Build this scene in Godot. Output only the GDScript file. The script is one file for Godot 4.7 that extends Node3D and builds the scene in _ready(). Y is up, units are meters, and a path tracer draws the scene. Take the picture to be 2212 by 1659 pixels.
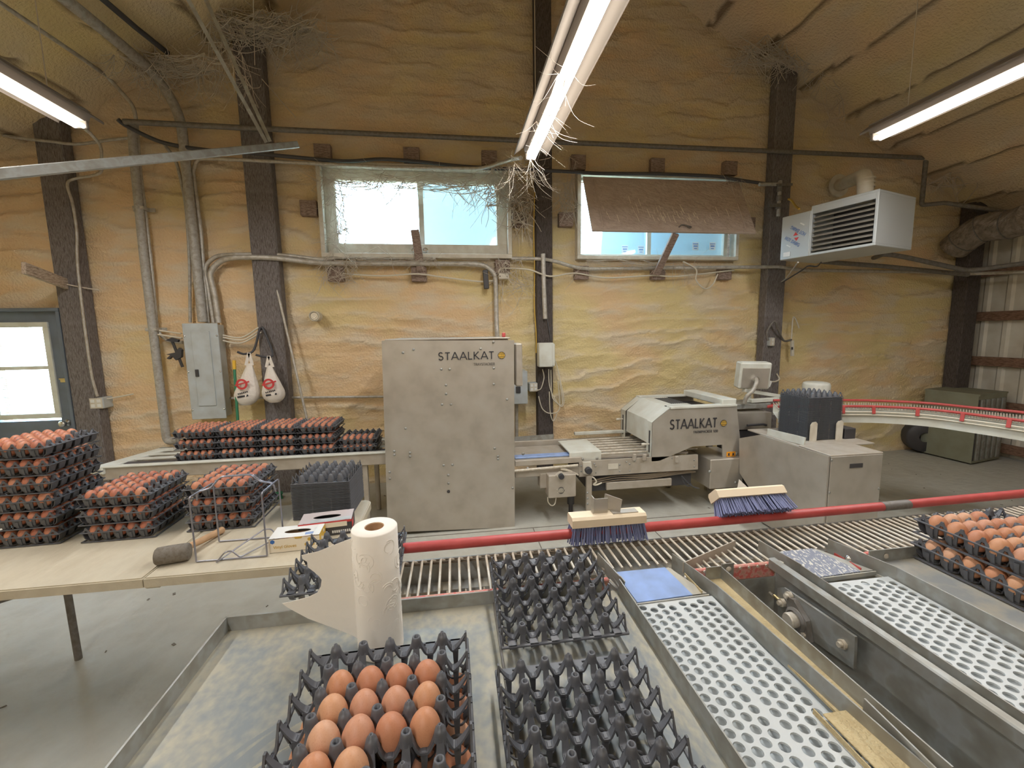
extends Node3D
# Egg packing room: foam-insulated gable wall, tray stacker, packer, rod conveyor and packing table with egg trays.
# Units are metres; y is up; the gable wall stands at z = -4.75, the floor at y = 0.

const P := 0.05          # distance between two eggs in a tray
const WALLZ := -4.75
const LEFTX := -4.55
const RIGHTX := 6.75
const RIDGEX := 0.98
const RIDGEY := 5.97
const PITCH := 0.51

var M := {}
var rng := RandomNumberGenerator.new()
var taken := {}
var egg_meshes := []
var egg_count := 0
var spare_eggs := []

func V(x, y, z) -> Vector3:
	return Vector3(x, y, z)

func C(r, g, b) -> Color:
	return Color(r / 255.0, g / 255.0, b / 255.0)

# ---------- naming and tagging ----------
func numbered(called: String) -> String:
	if not taken.has(called):
		taken[called] = 0
		return called
	taken[called] += 1
	return "%s_%03d" % [called, taken[called]]

func tag(o: Node, label: String, category: String, group := "", kind := "") -> Node:
	o.set_meta("label", label)
	if category: o.set_meta("category", category)
	if group: o.set_meta("group", group)
	if kind: o.set_meta("kind", kind)
	return o

func thing(called: String, label: String, category: String, at := Vector3.ZERO, turn := 0.0, group := "") -> Node3D:
	var o := Node3D.new()
	o.name = numbered(called)
	add_child(o, true)
	o.position = at
	o.rotation.y = turn
	tag(o, label, category, group)
	return o

func put(called: String, st: SurfaceTool, m: Material, parent: Node = null) -> MeshInstance3D:
	return inst(called, st.commit(), m, parent)

func inst(called: String, mesh: Mesh, m: Material, parent: Node = null, xf := Transform3D()) -> MeshInstance3D:
	var o := MeshInstance3D.new()
	o.mesh = mesh
	o.material_override = m
	if parent == null:
		o.name = numbered(called)
		add_child(o, true)
	else:
		o.name = called
		parent.add_child(o, true)
	o.transform = xf
	return o

func solo(called: String, st: SurfaceTool, m: Material, label: String, category: String, group := "") -> MeshInstance3D:
	var o := put(called, st, m)
	tag(o, label, category, group)
	return o

func struct(called: String, st: SurfaceTool, m: Material, parent: Node = null) -> MeshInstance3D:
	var o := put(called, st, m, parent)
	o.set_meta("kind", "structure")
	return o

func stuff(called: String, st: SurfaceTool, m: Material, label: String, category: String) -> MeshInstance3D:
	var o := put(called, st, m)
	tag(o, label, category, "", "stuff")
	return o

# ---------- shapes ----------
func S() -> SurfaceTool:
	var st := SurfaceTool.new()
	st.begin(Mesh.PRIMITIVE_TRIANGLES)
	return st

func vert(st: SurfaceTool, p: Vector3, n: Vector3) -> void:
	st.set_normal(n)
	st.add_vertex(p)

# a triangle whose corners run counter-clockwise seen from its front
func tri(st: SurfaceTool, a: Vector3, b: Vector3, c: Vector3) -> void:
	var n := (b - a).cross(c - a).normalized()
	vert(st, a, n); vert(st, c, n); vert(st, b, n)

func quad(st: SurfaceTool, a: Vector3, b: Vector3, c: Vector3, d: Vector3) -> void:
	var n := (c - a).cross(d - b).normalized()
	vert(st, a, n); vert(st, c, n); vert(st, b, n)
	vert(st, a, n); vert(st, d, n); vert(st, c, n)

func quadn(st: SurfaceTool, p: Array, n: Array) -> void:
	for k in [0, 2, 1, 0, 3, 2]:
		vert(st, p[k], n[k])

func uvquad(st: SurfaceTool, a: Vector3, b: Vector3, c: Vector3, d: Vector3) -> void:
	var n := (c - a).cross(d - b).normalized()
	var ps := [a, b, c, d]
	var uv := [Vector2(0, 1), Vector2(1, 1), Vector2(1, 0), Vector2(0, 0)]
	for k in [0, 2, 1, 0, 3, 2]:
		st.set_uv(uv[k])
		vert(st, ps[k], n)

# a box with chamfered edges
func box(st: SurfaceTool, c: Vector3, size: Vector3, bas := Basis(), bev := 0.0) -> void:
	var h := size / 2.0
	if bev <= 0.0:
		for ax in 3:
			for s in [-1.0, 1.0]:
				var n := Vector3.ZERO; n[ax] = s
				var u := Vector3.ZERO; u[(ax + 1) % 3] = 1.0
				var w := n.cross(u)
				var f := n * h[ax]
				u *= h[(ax + 1) % 3]
				w *= h[(ax + 2) % 3]
				quad(st, c + bas * (f - u - w), c + bas * (f + u - w), c + bas * (f + u + w), c + bas * (f - u + w))
		return
	bev = minf(bev, minf(h.x, minf(h.y, h.z)) * 0.9)
	var g := h - Vector3(bev, bev, bev)
	for ax in 3:
		for s in [-1.0, 1.0]:
			var n := Vector3.ZERO; n[ax] = s
			var u := Vector3.ZERO; u[(ax + 1) % 3] = 1.0
			var w := n.cross(u)
			var f := n * h[ax]
			u *= g[(ax + 1) % 3]
			w *= g[(ax + 2) % 3]
			quad(st, c + bas * (f - u - w), c + bas * (f + u - w), c + bas * (f + u + w), c + bas * (f - u + w))
	for ax in 3:
		var b1 := (ax + 1) % 3
		var b2 := (ax + 2) % 3
		for s1 in [-1.0, 1.0]:
			for s2 in [-1.0, 1.0]:
				var p := Vector3.ZERO; p[b1] = s1 * h[b1]; p[b2] = s2 * g[b2]
				var r := Vector3.ZERO; r[b1] = s1 * g[b1]; r[b2] = s2 * h[b2]
				var e := Vector3.ZERO; e[ax] = g[ax]
				_edge(st, c, bas, p, r, e)
	for sx in [-1.0, 1.0]:
		for sy in [-1.0, 1.0]:
			for sz in [-1.0, 1.0]:
				var a := V(sx * h.x, sy * g.y, sz * g.z)
				var b := V(sx * g.x, sy * h.y, sz * g.z)
				var d := V(sx * g.x, sy * g.y, sz * h.z)
				if sx * sy * sz > 0: tri(st, c + bas * a, c + bas * b, c + bas * d)
				else: tri(st, c + bas * a, c + bas * d, c + bas * b)

func _edge(st: SurfaceTool, c: Vector3, bas: Basis, p: Vector3, r: Vector3, e: Vector3) -> void:
	var n := (2.0 * e).cross(r - p)
	if n.dot(p + r) > 0.0: quad(st, c + bas * (p - e), c + bas * (p + e), c + bas * (r + e), c + bas * (r - e))
	else: quad(st, c + bas * (p - e), c + bas * (r - e), c + bas * (r + e), c + bas * (p + e))

func bar(st: SurfaceTool, a: Vector3, b: Vector3, w: float, h: float, up := Vector3.UP, bev := 0.0) -> void:
	var z := (b - a).normalized()
	if absf(z.dot(up)) > 0.99: up = Vector3.BACK
	var x := up.cross(z).normalized()
	box(st, (a + b) / 2.0, V(w, h, (b - a).length()), Basis(x, z.cross(x), z), bev)

func tube(st: SurfaceTool, pts: Array, r: float, n := 8, r2 := -1.0) -> void:
	var m := pts.size()
	var t0 : Vector3 = (pts[1] - pts[0]).normalized()
	var u := t0.cross(Vector3.UP)
	if u.length() < 0.05: u = t0.cross(Vector3.RIGHT)
	u = u.normalized()
	var rings := []
	var norms := []
	for i in m:
		var t : Vector3
		if i == 0: t = t0
		elif i == m - 1: t = (pts[i] - pts[i - 1]).normalized()
		else: t = ((pts[i] - pts[i - 1]).normalized() + (pts[i + 1] - pts[i]).normalized()).normalized()
		u = (u - t * u.dot(t)).normalized()
		var w := t.cross(u)
		var rr := r if r2 < 0.0 else lerpf(r, r2, i / float(m - 1))
		var k := 1.0
		var ring := []
		var nm := []
		for j in n:
			var a := TAU * j / n
			var d := u * cos(a) + w * sin(a)
			ring.append(pts[i] + d * rr * k)
			nm.append(d)
		rings.append(ring); norms.append(nm)
	for i in m - 1:
		for j in n:
			var k := (j + 1) % n
			quadn(st, [rings[i][j], rings[i][k], rings[i + 1][k], rings[i + 1][j]], [norms[i][j], norms[i][k], norms[i + 1][k], norms[i + 1][j]])
	for e in [0, m - 1]:
		for j in n - 2:
			if e == 0: tri(st, rings[0][0], rings[0][j + 2], rings[0][j + 1])
			else: tri(st, rings[e][0], rings[e][j + 1], rings[e][j + 2])

# points rounded at their corners, to sweep a pipe along
func bend(pts: Array, r := 0.08, k := 5) -> Array:
	var out := [pts[0]]
	for i in range(1, pts.size() - 1):
		var a : Vector3 = pts[i - 1]
		var b : Vector3 = pts[i]
		var c : Vector3 = pts[i + 1]
		var d := minf(r, minf((b - a).length(), (c - b).length()) * 0.45)
		var p := b + (a - b).normalized() * d
		var q := b + (c - b).normalized() * d
		for j in k + 1:
			var t := j / float(k)
			out.append(p.lerp(b, t).lerp(b.lerp(q, t), t))
	out.append(pts[-1])
	return out

# a smooth curve through points, for cables
func curve(pts: Array, k := 5) -> Array:
	var out := []
	for i in pts.size() - 1:
		var a : Vector3 = pts[maxi(i - 1, 0)]
		var d : Vector3 = pts[mini(i + 2, pts.size() - 1)]
		for j in k:
			out.append(pts[i].cubic_interpolate(pts[i + 1], a, d, j / float(k)))
	out.append(pts[-1])
	return out

# profile points are (radius, height); turned round the y axis of xf
func lathe(st: SurfaceTool, prof: Array, n: int, xf := Transform3D(), smooth := false) -> void:
	var m := prof.size()
	var segn := []
	for i in m - 1:
		var d : Vector2 = prof[i + 1] - prof[i]
		segn.append(Vector2(d.y, -d.x).normalized())
	for i in m - 1:
		var na : Vector2 = segn[i]
		var nb : Vector2 = segn[i]
		if smooth:
			if i > 0: na = (segn[i] + segn[i - 1]).normalized()
			if i < m - 2: nb = (segn[i] + segn[i + 1]).normalized()
		for j in n:
			var a := TAU * j / n
			var b := TAU * (j + 1) / n
			var ca := V(cos(a), 0, sin(a))
			var cb := V(cos(b), 0, sin(b))
			var p := [ca * prof[i].x + V(0, prof[i].y, 0), ca * prof[i + 1].x + V(0, prof[i + 1].y, 0), cb * prof[i + 1].x + V(0, prof[i + 1].y, 0), cb * prof[i].x + V(0, prof[i].y, 0)]
			var q := [ca * na.x + V(0, na.y, 0), ca * nb.x + V(0, nb.y, 0), cb * nb.x + V(0, nb.y, 0), cb * na.x + V(0, na.y, 0)]
			for k in 4:
				p[k] = xf * p[k]
				q[k] = xf.basis * q[k]
			quadn(st, p, q)

# a polygon in the xy plane of xf, pushed back by depth along -z
func prism(st: SurfaceTool, poly: Array, depth: float, xf := Transform3D()) -> void:
	var pv := PackedVector2Array(poly)
	if not Geometry2D.is_polygon_clockwise(pv): pass
	else: pv.reverse()
	var ids := Geometry2D.triangulate_polygon(pv)
	var back := V(0, 0, -depth)
	for i in range(0, ids.size(), 3):
		var t := [pv[ids[i]], pv[ids[i + 1]], pv[ids[i + 2]]]
		if (t[1] - t[0]).cross(t[2] - t[0]) < 0.0: t = [t[0], t[2], t[1]]
		var a := V(t[0].x, t[0].y, 0); var b := V(t[1].x, t[1].y, 0); var c := V(t[2].x, t[2].y, 0)
		tri(st, xf * a, xf * b, xf * c)
		tri(st, xf * (a + back), xf * (c + back), xf * (b + back))
	for i in pv.size():
		var a := V(pv[i].x, pv[i].y, 0)
		var b := V(pv[(i + 1) % pv.size()].x, pv[(i + 1) % pv.size()].y, 0)
		quad(st, xf * b, xf * a, xf * (a + back), xf * (b + back))

# a prism whose outline is given by points of the world in a plane of constant z (front) or constant x (left side)
func slab_z(st: SurfaceTool, pts: Array, depth: float) -> void:
	var z : float = pts[0].z
	var poly := []
	for p in pts: poly.append(Vector2(p.x, p.y))
	prism(st, poly, depth, Transform3D(Basis(), V(0, 0, z)))

func slab_x(st: SurfaceTool, pts: Array, depth: float) -> void:
	var x : float = pts[0].x
	var poly := []
	for p in pts: poly.append(Vector2(p.z, p.y))
	prism(st, poly, depth, Transform3D(Basis(V(0, 0, 1), V(0, 1, 0), V(-1, 0, 0)), V(x, 0, 0)))

func text(called: String, words: String, at: Vector3, width: float, height: float, bas: Basis, m: Material, parent: Node, thick := 0.0015) -> MeshInstance3D:
	var tm := TextMesh.new()
	var f := SystemFont.new()
	f.font_names = PackedStringArray(["Droid Sans"])
	tm.font = f
	tm.text = words
	tm.font_size = 64
	tm.pixel_size = 0.01
	tm.depth = 0.04
	tm.curve_step = 2.0
	var bb := tm.get_aabb()
	var sx := width / bb.size.x
	var sy := height / bb.size.y
	var o := inst(called, tm, m, parent)
	var ctr := bb.get_center()
	var b2 := Basis(bas.x * sx, bas.y * sy, bas.z * (thick / 0.04))
	o.transform = Transform3D(b2, at - b2 * ctr)
	return o

# rounded bolt head facing along d
func bolt(st: SurfaceTool, at: Vector3, d: Vector3, r := 0.01) -> void:
	var y := d.normalized()
	var x := y.cross(Vector3.UP)
	if x.length() < 0.1: x = Vector3.RIGHT
	x = x.normalized()
	lathe(st, [Vector2(r * 1.25, 0), Vector2(r * 1.25, r * 0.15), Vector2(r, r * 0.25), Vector2(r * 0.75, r * 0.6), Vector2(0, r * 0.75)], 10, Transform3D(Basis(x, y, x.cross(y)), at), true)

# ---------- materials ----------
func noise_tex(sd: int, freq: float, stops: Array, kind := FastNoiseLite.TYPE_SIMPLEX_SMOOTH, oct := 4, size := 512) -> NoiseTexture2D:
	var t := NoiseTexture2D.new()
	t.width = size; t.height = size
	t.seamless = true
	var n := FastNoiseLite.new()
	n.seed = sd; n.frequency = freq; n.noise_type = kind; n.fractal_octaves = oct
	t.noise = n
	var g := Gradient.new()
	var offs := PackedFloat32Array(); var cols := PackedColorArray()
	for s in stops:
		offs.append(s[0]); cols.append(s[1])
	g.offsets = offs; g.colors = cols
	t.color_ramp = g
	return t

func bump_tex(sd: int, freq: float, strength: float, oct := 3, kind := FastNoiseLite.TYPE_SIMPLEX_SMOOTH) -> NoiseTexture2D:
	var t := NoiseTexture2D.new()
	t.width = 512; t.height = 512
	t.seamless = true
	t.as_normal_map = true
	t.bump_strength = strength
	var n := FastNoiseLite.new()
	n.seed = sd; n.frequency = freq; n.fractal_octaves = oct; n.noise_type = kind
	t.noise = n
	return t

func mat(col: Color, rough := 0.7, metal := 0.0, tex: Texture2D = null, sc := Vector3.ONE, nrm: Texture2D = null, ns := 0.5) -> StandardMaterial3D:
	var m := StandardMaterial3D.new()
	m.albedo_color = col
	m.roughness = rough
	m.metallic = metal
	if tex or nrm:
		m.uv1_triplanar = true
		m.uv1_scale = sc
		m.uv1_triplanar_sharpness = 4.0
	if tex: m.albedo_texture = tex
	if nrm:
		m.normal_enabled = true
		m.normal_texture = nrm
		m.normal_scale = ns
	return m

func make_materials() -> void:
	var w := Color.WHITE
	var mottle := noise_tex(3, 0.007, [[0.2, C(238, 234, 228)], [0.5, C(248, 246, 243)], [0.8, w]])
	var grime := noise_tex(8, 0.012, [[0.15, C(222, 215, 205)], [0.45, C(240, 236, 228)], [0.6, w], [0.85, C(243, 239, 232)]])
	var streak := noise_tex(11, 0.008, [[0.1, C(232, 229, 225)], [0.5, C(247, 245, 242)], [0.9, w]])
	var dusty := noise_tex(17, 0.014, [[0.3, C(156, 158, 156)], [0.5, C(170, 168, 160)], [0.75, C(182, 176, 160)]], FastNoiseLite.TYPE_SIMPLEX_SMOOTH, 6)
	var concrete := noise_tex(21, 0.006, [[0.1, C(214, 208, 198)], [0.5, C(226, 222, 214)], [0.9, C(216, 211, 202)]], FastNoiseLite.TYPE_SIMPLEX_SMOOTH, 6, 1024)
	var speckle := noise_tex(33, 0.06, [[0.08, C(205, 186, 172)], [0.16, C(246, 240, 236)], [0.55, w], [0.85, C(248, 242, 238)]])
	var grain := noise_tex(41, 0.03, [[0.2, C(176, 166, 158)], [0.45, C(220, 212, 204)], [0.6, w], [0.8, C(204, 194, 184)]])
	var nfine := bump_tex(5, 0.05, 6.0, 4)
	var nfoam := bump_tex(6, 0.03, 10.0, 5)
	M.foam = mat(w, 0.85, 0.0, null, Vector3.ONE * 2.2, nfoam, 0.8)
	M.foam.vertex_color_use_as_albedo = true
	M.floor = mat(C(208, 211, 208), 0.62, 0.0, concrete, Vector3.ONE * 0.45, nfine, 0.15)
	M.post = mat(C(134, 130, 130), 0.9, 0.0, grain, V(7, 0.8, 7), nfine, 0.8)
	M.darkpost = mat(C(96, 90, 88), 0.9, 0.0, grain, V(7, 0.8, 7), nfine, 0.8)
	M.board = mat(C(146, 116, 96), 0.85, 0.0, grain, V(5, 5, 0.7), nfine, 0.6)
	M.block = mat(C(166, 148, 138), 0.9, 0.0, grain, V(1, 6, 6), nfine, 0.5)
	M.siding = mat(C(222, 218, 206), 0.6, 0.1, mottle, Vector3.ONE * 0.8)
	M.conduit = mat(C(196, 193, 187), 0.5, 0.35, grime, Vector3.ONE * 2.0)
	M.pipe = mat(C(182, 180, 176), 0.6, 0.2, grime, Vector3.ONE * 3.0)
	M.darkpipe = mat(C(128, 125, 122), 0.6, 0.2, grime, Vector3.ONE * 3.0)
	M.cable = mat(C(216, 208, 190), 0.6)
	M.blackcable = mat(C(76, 76, 80), 0.6)
	M.panelgrey = mat(C(190, 198, 202), 0.5, 0.1, mottle, Vector3.ONE * 1.2)
	M.steel = mat(C(190, 184, 174), 0.42, 0.45, streak, V(0.9, 0.9, 0.9))
	M.dullsteel = mat(C(186, 178, 166), 0.55, 0.25, mottle, Vector3.ONE * 1.6)
	M.galv = mat(C(168, 170, 168), 0.48, 0.5, grime, Vector3.ONE * 1.6)
	M.dustgalv = mat(w, 0.7, 0.15, dusty, Vector3.ONE * 1.3)
	M.dust = mat(C(200, 182, 142), 0.95, 0.0, mottle, Vector3.ONE * 4.0, nfine, 0.8)
	M.heater = mat(C(186, 190, 190), 0.5, 0.25)
	M.whitemetal = mat(C(216, 218, 210), 0.5, 0.0, mottle, Vector3.ONE * 1.2)
	M.reflector = mat(C(124, 114, 104), 0.8)
	M.white = mat(C(226, 226, 222), 0.5)
	M.offwhite = mat(C(214, 208, 194), 0.55, 0.0, mottle, Vector3.ONE * 2.0)
	M.tabletop = mat(C(220, 213, 196), 0.55, 0.0, concrete, V(1.1, 1.1, 0.5), nfine, 0.1)
	M.black = mat(C(66, 64, 66), 0.5)
	M.rubber = mat(C(122, 116, 108), 0.8, 0.0, grime, Vector3.ONE * 8.0)
	M.tray = mat(C(92, 94, 100), 0.45, 0.0, mottle, Vector3.ONE * 6.0)
	M.red = mat(C(190, 80, 78), 0.45, 0.0, mottle, V(3, 3, 3))
	M.dustred = mat(C(206, 152, 142), 0.7, 0.0, noise_tex(51, 0.03, [[0.3, C(250, 178, 178)], [0.5, w], [0.7, C(232, 236, 220)]]), Vector3.ONE * 3.0)
	M.rod = mat(C(214, 207, 194), 0.4, 0.15, grime, V(4, 4, 1.5))
	M.chain = mat(C(136, 122, 104), 0.7, 0.4)
	M.bristle = mat(C(124, 130, 168), 0.6)
	M.wood = mat(C(232, 214, 186), 0.6)
	M.oldwood = mat(C(196, 160, 124), 0.65, 0.0, streak, V(9, 9, 1))
	M.paper = mat(C(240, 234, 224), 0.9, 0.0, null, Vector3.ONE * 5.0, bump_tex(61, 0.02, 5.0, 1, FastNoiseLite.TYPE_CELLULAR), 0.35)
	M.plate = mat(C(198, 202, 202), 0.35)
	M.blueplate = mat(C(150, 176, 226), 0.3, 0.0, mottle, Vector3.ONE * 3.0)
	M.slate = mat(w, 0.5, 0.0, noise_tex(71, 0.04, [[0.0, C(120, 127, 144)], [0.62, C(126, 132, 148)], [0.66, C(206, 204, 196)]]), V(5, 5, 2.5))
	M.cabinet = mat(C(142, 144, 126), 0.6, 0.05, mottle, Vector3.ONE)
	M.web = mat(C(204, 192, 176), 0.95)
	M.webpale = mat(C(206, 198, 186), 0.95)
	M.glove = mat(C(236, 226, 206), 0.6)
	M.pinkgrey = mat(C(190, 180, 180), 0.6)
	M.gold = mat(C(206, 168, 70), 0.55)
	M.yellow = mat(C(236, 190, 70), 0.5)
	M.orange = mat(C(238, 160, 40), 0.5)
	M.ink = mat(C(58, 58, 62), 0.6)
	M.blueink = mat(C(60, 110, 180), 0.6)
	M.redink = mat(C(206, 66, 66), 0.6)
	M.green = mat(C(44, 122, 86), 0.5)
	M.brass = mat(C(206, 188, 140), 0.35, 0.8)
	M.chrome = mat(C(210, 210, 208), 0.2, 0.9)
	M.wire = mat(C(150, 150, 160), 0.3, 0.7)
	M.fadedwood = mat(C(206, 190, 172), 0.85, 0.0, grain, V(5, 5, 0.8))
	M.bag = mat(C(232, 224, 214), 0.45, 0.0, null, Vector3.ONE * 4.0, bump_tex(81, 0.015, 8.0, 4), 0.6)
	M.shutter = mat(C(200, 184, 172), 0.85, 0.0, noise_tex(91, 0.02, [[0.2, C(236, 232, 228)], [0.9, w]]), V(0.5, 1.0, 1.0), nfine, 0.5)
	M.duct = mat(C(168, 158, 146), 0.8, 0.1, noise_tex(95, 0.02, [[0.1, C(170, 164, 158)], [0.5, C(216, 211, 204)], [0.9, w]]), Vector3.ONE * 0.9, nfoam, 0.8)
	M.foamboard = mat(C(188, 234, 255), 0.8)
	M.door = mat(C(112, 122, 136), 0.6, 0.0, mottle, Vector3.ONE)
	M.tube = StandardMaterial3D.new()
	M.tube.albedo_color = Color.WHITE
	M.tube.emission_enabled = true
	M.tube.emission = C(255, 250, 240)
	M.tube.emission_energy_multiplier = 11.0
	M.glass = StandardMaterial3D.new()
	M.glass.transparency = BaseMaterial3D.TRANSPARENCY_ALPHA
	M.glass.albedo_color = Color(0.85, 0.95, 1.0, 0.12)
	M.glass.roughness = 0.05
	M.shell = []
	for c in [C(204, 149, 112), C(198, 139, 103), C(207, 155, 118), C(193, 132, 100), C(210, 162, 130), C(201, 147, 118), C(230, 204, 184), C(188, 124, 95), C(180, 114, 88), C(194, 132, 101), C(174, 108, 84)]:
		var m := mat(c, 0.5, 0.0, speckle, Vector3.ONE * 9.0)
		m.uv1_offset = V(rng.randf(), rng.randf(), rng.randf())
		M.shell.append(m)

# ---------- the room ----------
func roof(x: float) -> float:
	return RIDGEY - PITCH * absf(x - RIDGEX)

func set_up_view() -> void:
	var cam := Camera3D.new()
	cam.name = "camera"
	add_child(cam)
	cam.fov = 84.70
	cam.near = 0.02
	cam.far = 100.0
	cam.position = V(0, 1.65, 0)
	cam.rotation_degrees = V(-6.97, -7.83, -0.95)
	cam.current = true
	var we := WorldEnvironment.new()
	we.name = "environment"
	add_child(we)
	var e := Environment.new()
	we.environment = e
	e.background_mode = Environment.BG_SKY
	var sky := Sky.new()
	var sm := ProceduralSkyMaterial.new()
	sm.sky_top_color = C(170, 218, 252)
	sm.sky_horizon_color = C(215, 240, 255)
	sm.ground_bottom_color = C(150, 160, 165)
	sm.ground_horizon_color = C(220, 230, 236)
	sm.energy_multiplier = 22.0
	sky.sky_material = sm
	e.sky = sky
	e.tonemap_mode = Environment.TONE_MAPPER_LINEAR
	e.tonemap_exposure = 1.27
	e.sdfgi_enabled = true
	e.ssao_enabled = true
	e.ssil_enabled = true

# twin tube strip light: its tubes run along z from z0 (far end) to z1
func strip_light(x: float, y: float, z0: float, z1: float, label: String, side: float) -> void:
	var t := thing("strip_light", label, "ceiling light", V(x, y, (z0 + z1) / 2.0), 0.0, "twin tube strip lights under the ceiling")
	var len := z1 - z0
	var st := S()
	# folded channel with two sloping reflector wings
	prism(st, [Vector2(-0.035, 0.03), Vector2(0.035, 0.03), Vector2(0.05, 0.07), Vector2(0.05, 0.10), Vector2(-0.05, 0.10), Vector2(-0.05, 0.07)], len + 0.06, Transform3D(Basis(), V(0, 0, len / 2.0 + 0.03)))
	put("housing", st, M.reflector, t)
	for s in [-1.0, 1.0]:
		st = S()
		prism(st, [Vector2(s * 0.048, 0.095), Vector2(s * 0.048, 0.085), Vector2(s * 0.125, 0.03), Vector2(s * 0.128, 0.02), Vector2(s * 0.131, 0.03), Vector2(s * 0.13, 0.036)], len + 0.04, Transform3D(Basis(), V(0, 0, len / 2.0 + 0.02)))
		put("reflector", st, M.reflector, t)
	for s in [-1.0, 1.0]:
		st = S()
		tube(st, [V(s * 0.022, 0, -len / 2.0), V(s * 0.022, 0, len / 2.0)], 0.0135, 10)
		put("lamp_tube", st, M.tube, t)
	for e in [-1.0, 1.0]:
		st = S()
		box(st, V(0, 0.012, e * (len / 2.0 + 0.012)), V(0.085, 0.05, 0.022), Basis(), 0.004)
		put("lamp_holder", st, M.reflector, t)
		st = S()
		tube(st, [V(0, 0.1, e * 0.42 * len), V(0, roof(x) - y, e * 0.42 * len)], 0.003, 5)
		put("hanger_wire", st, M.web, t)
	var a := AreaLight3D.new()
	a.name = "lamp"
	a.area_size = Vector2(0.07, len)
	a.light_energy = LAMP
	a.light_color = C(250, 249, 248)
	a.shadow_enabled = true
	a.set("area_range", 14.0)
	t.add_child(a)
	a.position = V(0, -0.022, 0)
	a.rotation_degrees = V(-90, 0, 0)

const LAMP := 3.6

func foam_color(n1: float, n2: float, dirt_and_tone: float) -> Color:
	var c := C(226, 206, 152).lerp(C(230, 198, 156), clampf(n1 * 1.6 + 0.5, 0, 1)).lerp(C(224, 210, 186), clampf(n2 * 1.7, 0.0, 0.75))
	return c.lerp(C(206, 190, 168), clampf(dirt_and_tone, 0.0, 0.85)).srgb_to_linear()

func foam_sheet(st: SurfaceTool, us: Array, vs: Array, at: Callable, skip: Callable) -> void:
	var pts := []
	var cols := []
	for u in us:
		var rowp := []
		var rowc := []
		for v in vs:
			var r = at.call(u, v)
			rowp.append(r[0]); rowc.append(r[1])
		pts.append(rowp); cols.append(rowc)
	var nu := us.size(); var nv := vs.size()
	var nrm := []
	for i in nu:
		var rown := []
		for j in nv:
			var du : Vector3 = pts[mini(i + 1, nu - 1)][j] - pts[maxi(i - 1, 0)][j]
			var dv : Vector3 = pts[i][mini(j + 1, nv - 1)] - pts[i][maxi(j - 1, 0)]
			rown.append(du.cross(dv).normalized())
		nrm.append(rown)
	for i in nu - 1:
		for j in nv - 1:
			if skip.call((us[i] + us[i + 1]) / 2.0, (vs[j] + vs[j + 1]) / 2.0): continue
			for k in [[0, 0], [1, 1], [1, 0], [0, 0], [0, 1], [1, 1]]:
				st.set_color(cols[i + k[0]][j + k[1]])
				vert(st, pts[i + k[0]][j + k[1]], nrm[i + k[0]][j + k[1]])

# how proud the ridge just below this one is
func ridge_prev(w: float, x: float, mid: FastNoiseLite) -> float:
	var k : float = floor(w) - 1.0
	return 0.25 + 1.5 * absf(mid.get_noise_2d(x * 0.4 + k * 7.3, k * 3.1))

func steps(a: float, b: float, d: float, extra: Array) -> Array:
	var out := []
	var n := int(ceil((b - a) / d))
	for i in n + 1: out.append(a + (b - a) * i / n)
	for e in extra:
		for i in out.size():
			if absf(out[i] - e) < d * 0.5:
				out[i] = e
				break
	return out

const HOLES := [[-1.27, 2.47, 0.64, 3.34], [1.41, 2.47, 3.3, 3.34], [-4.5, 0.0, -3.74, 1.93]]

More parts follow.
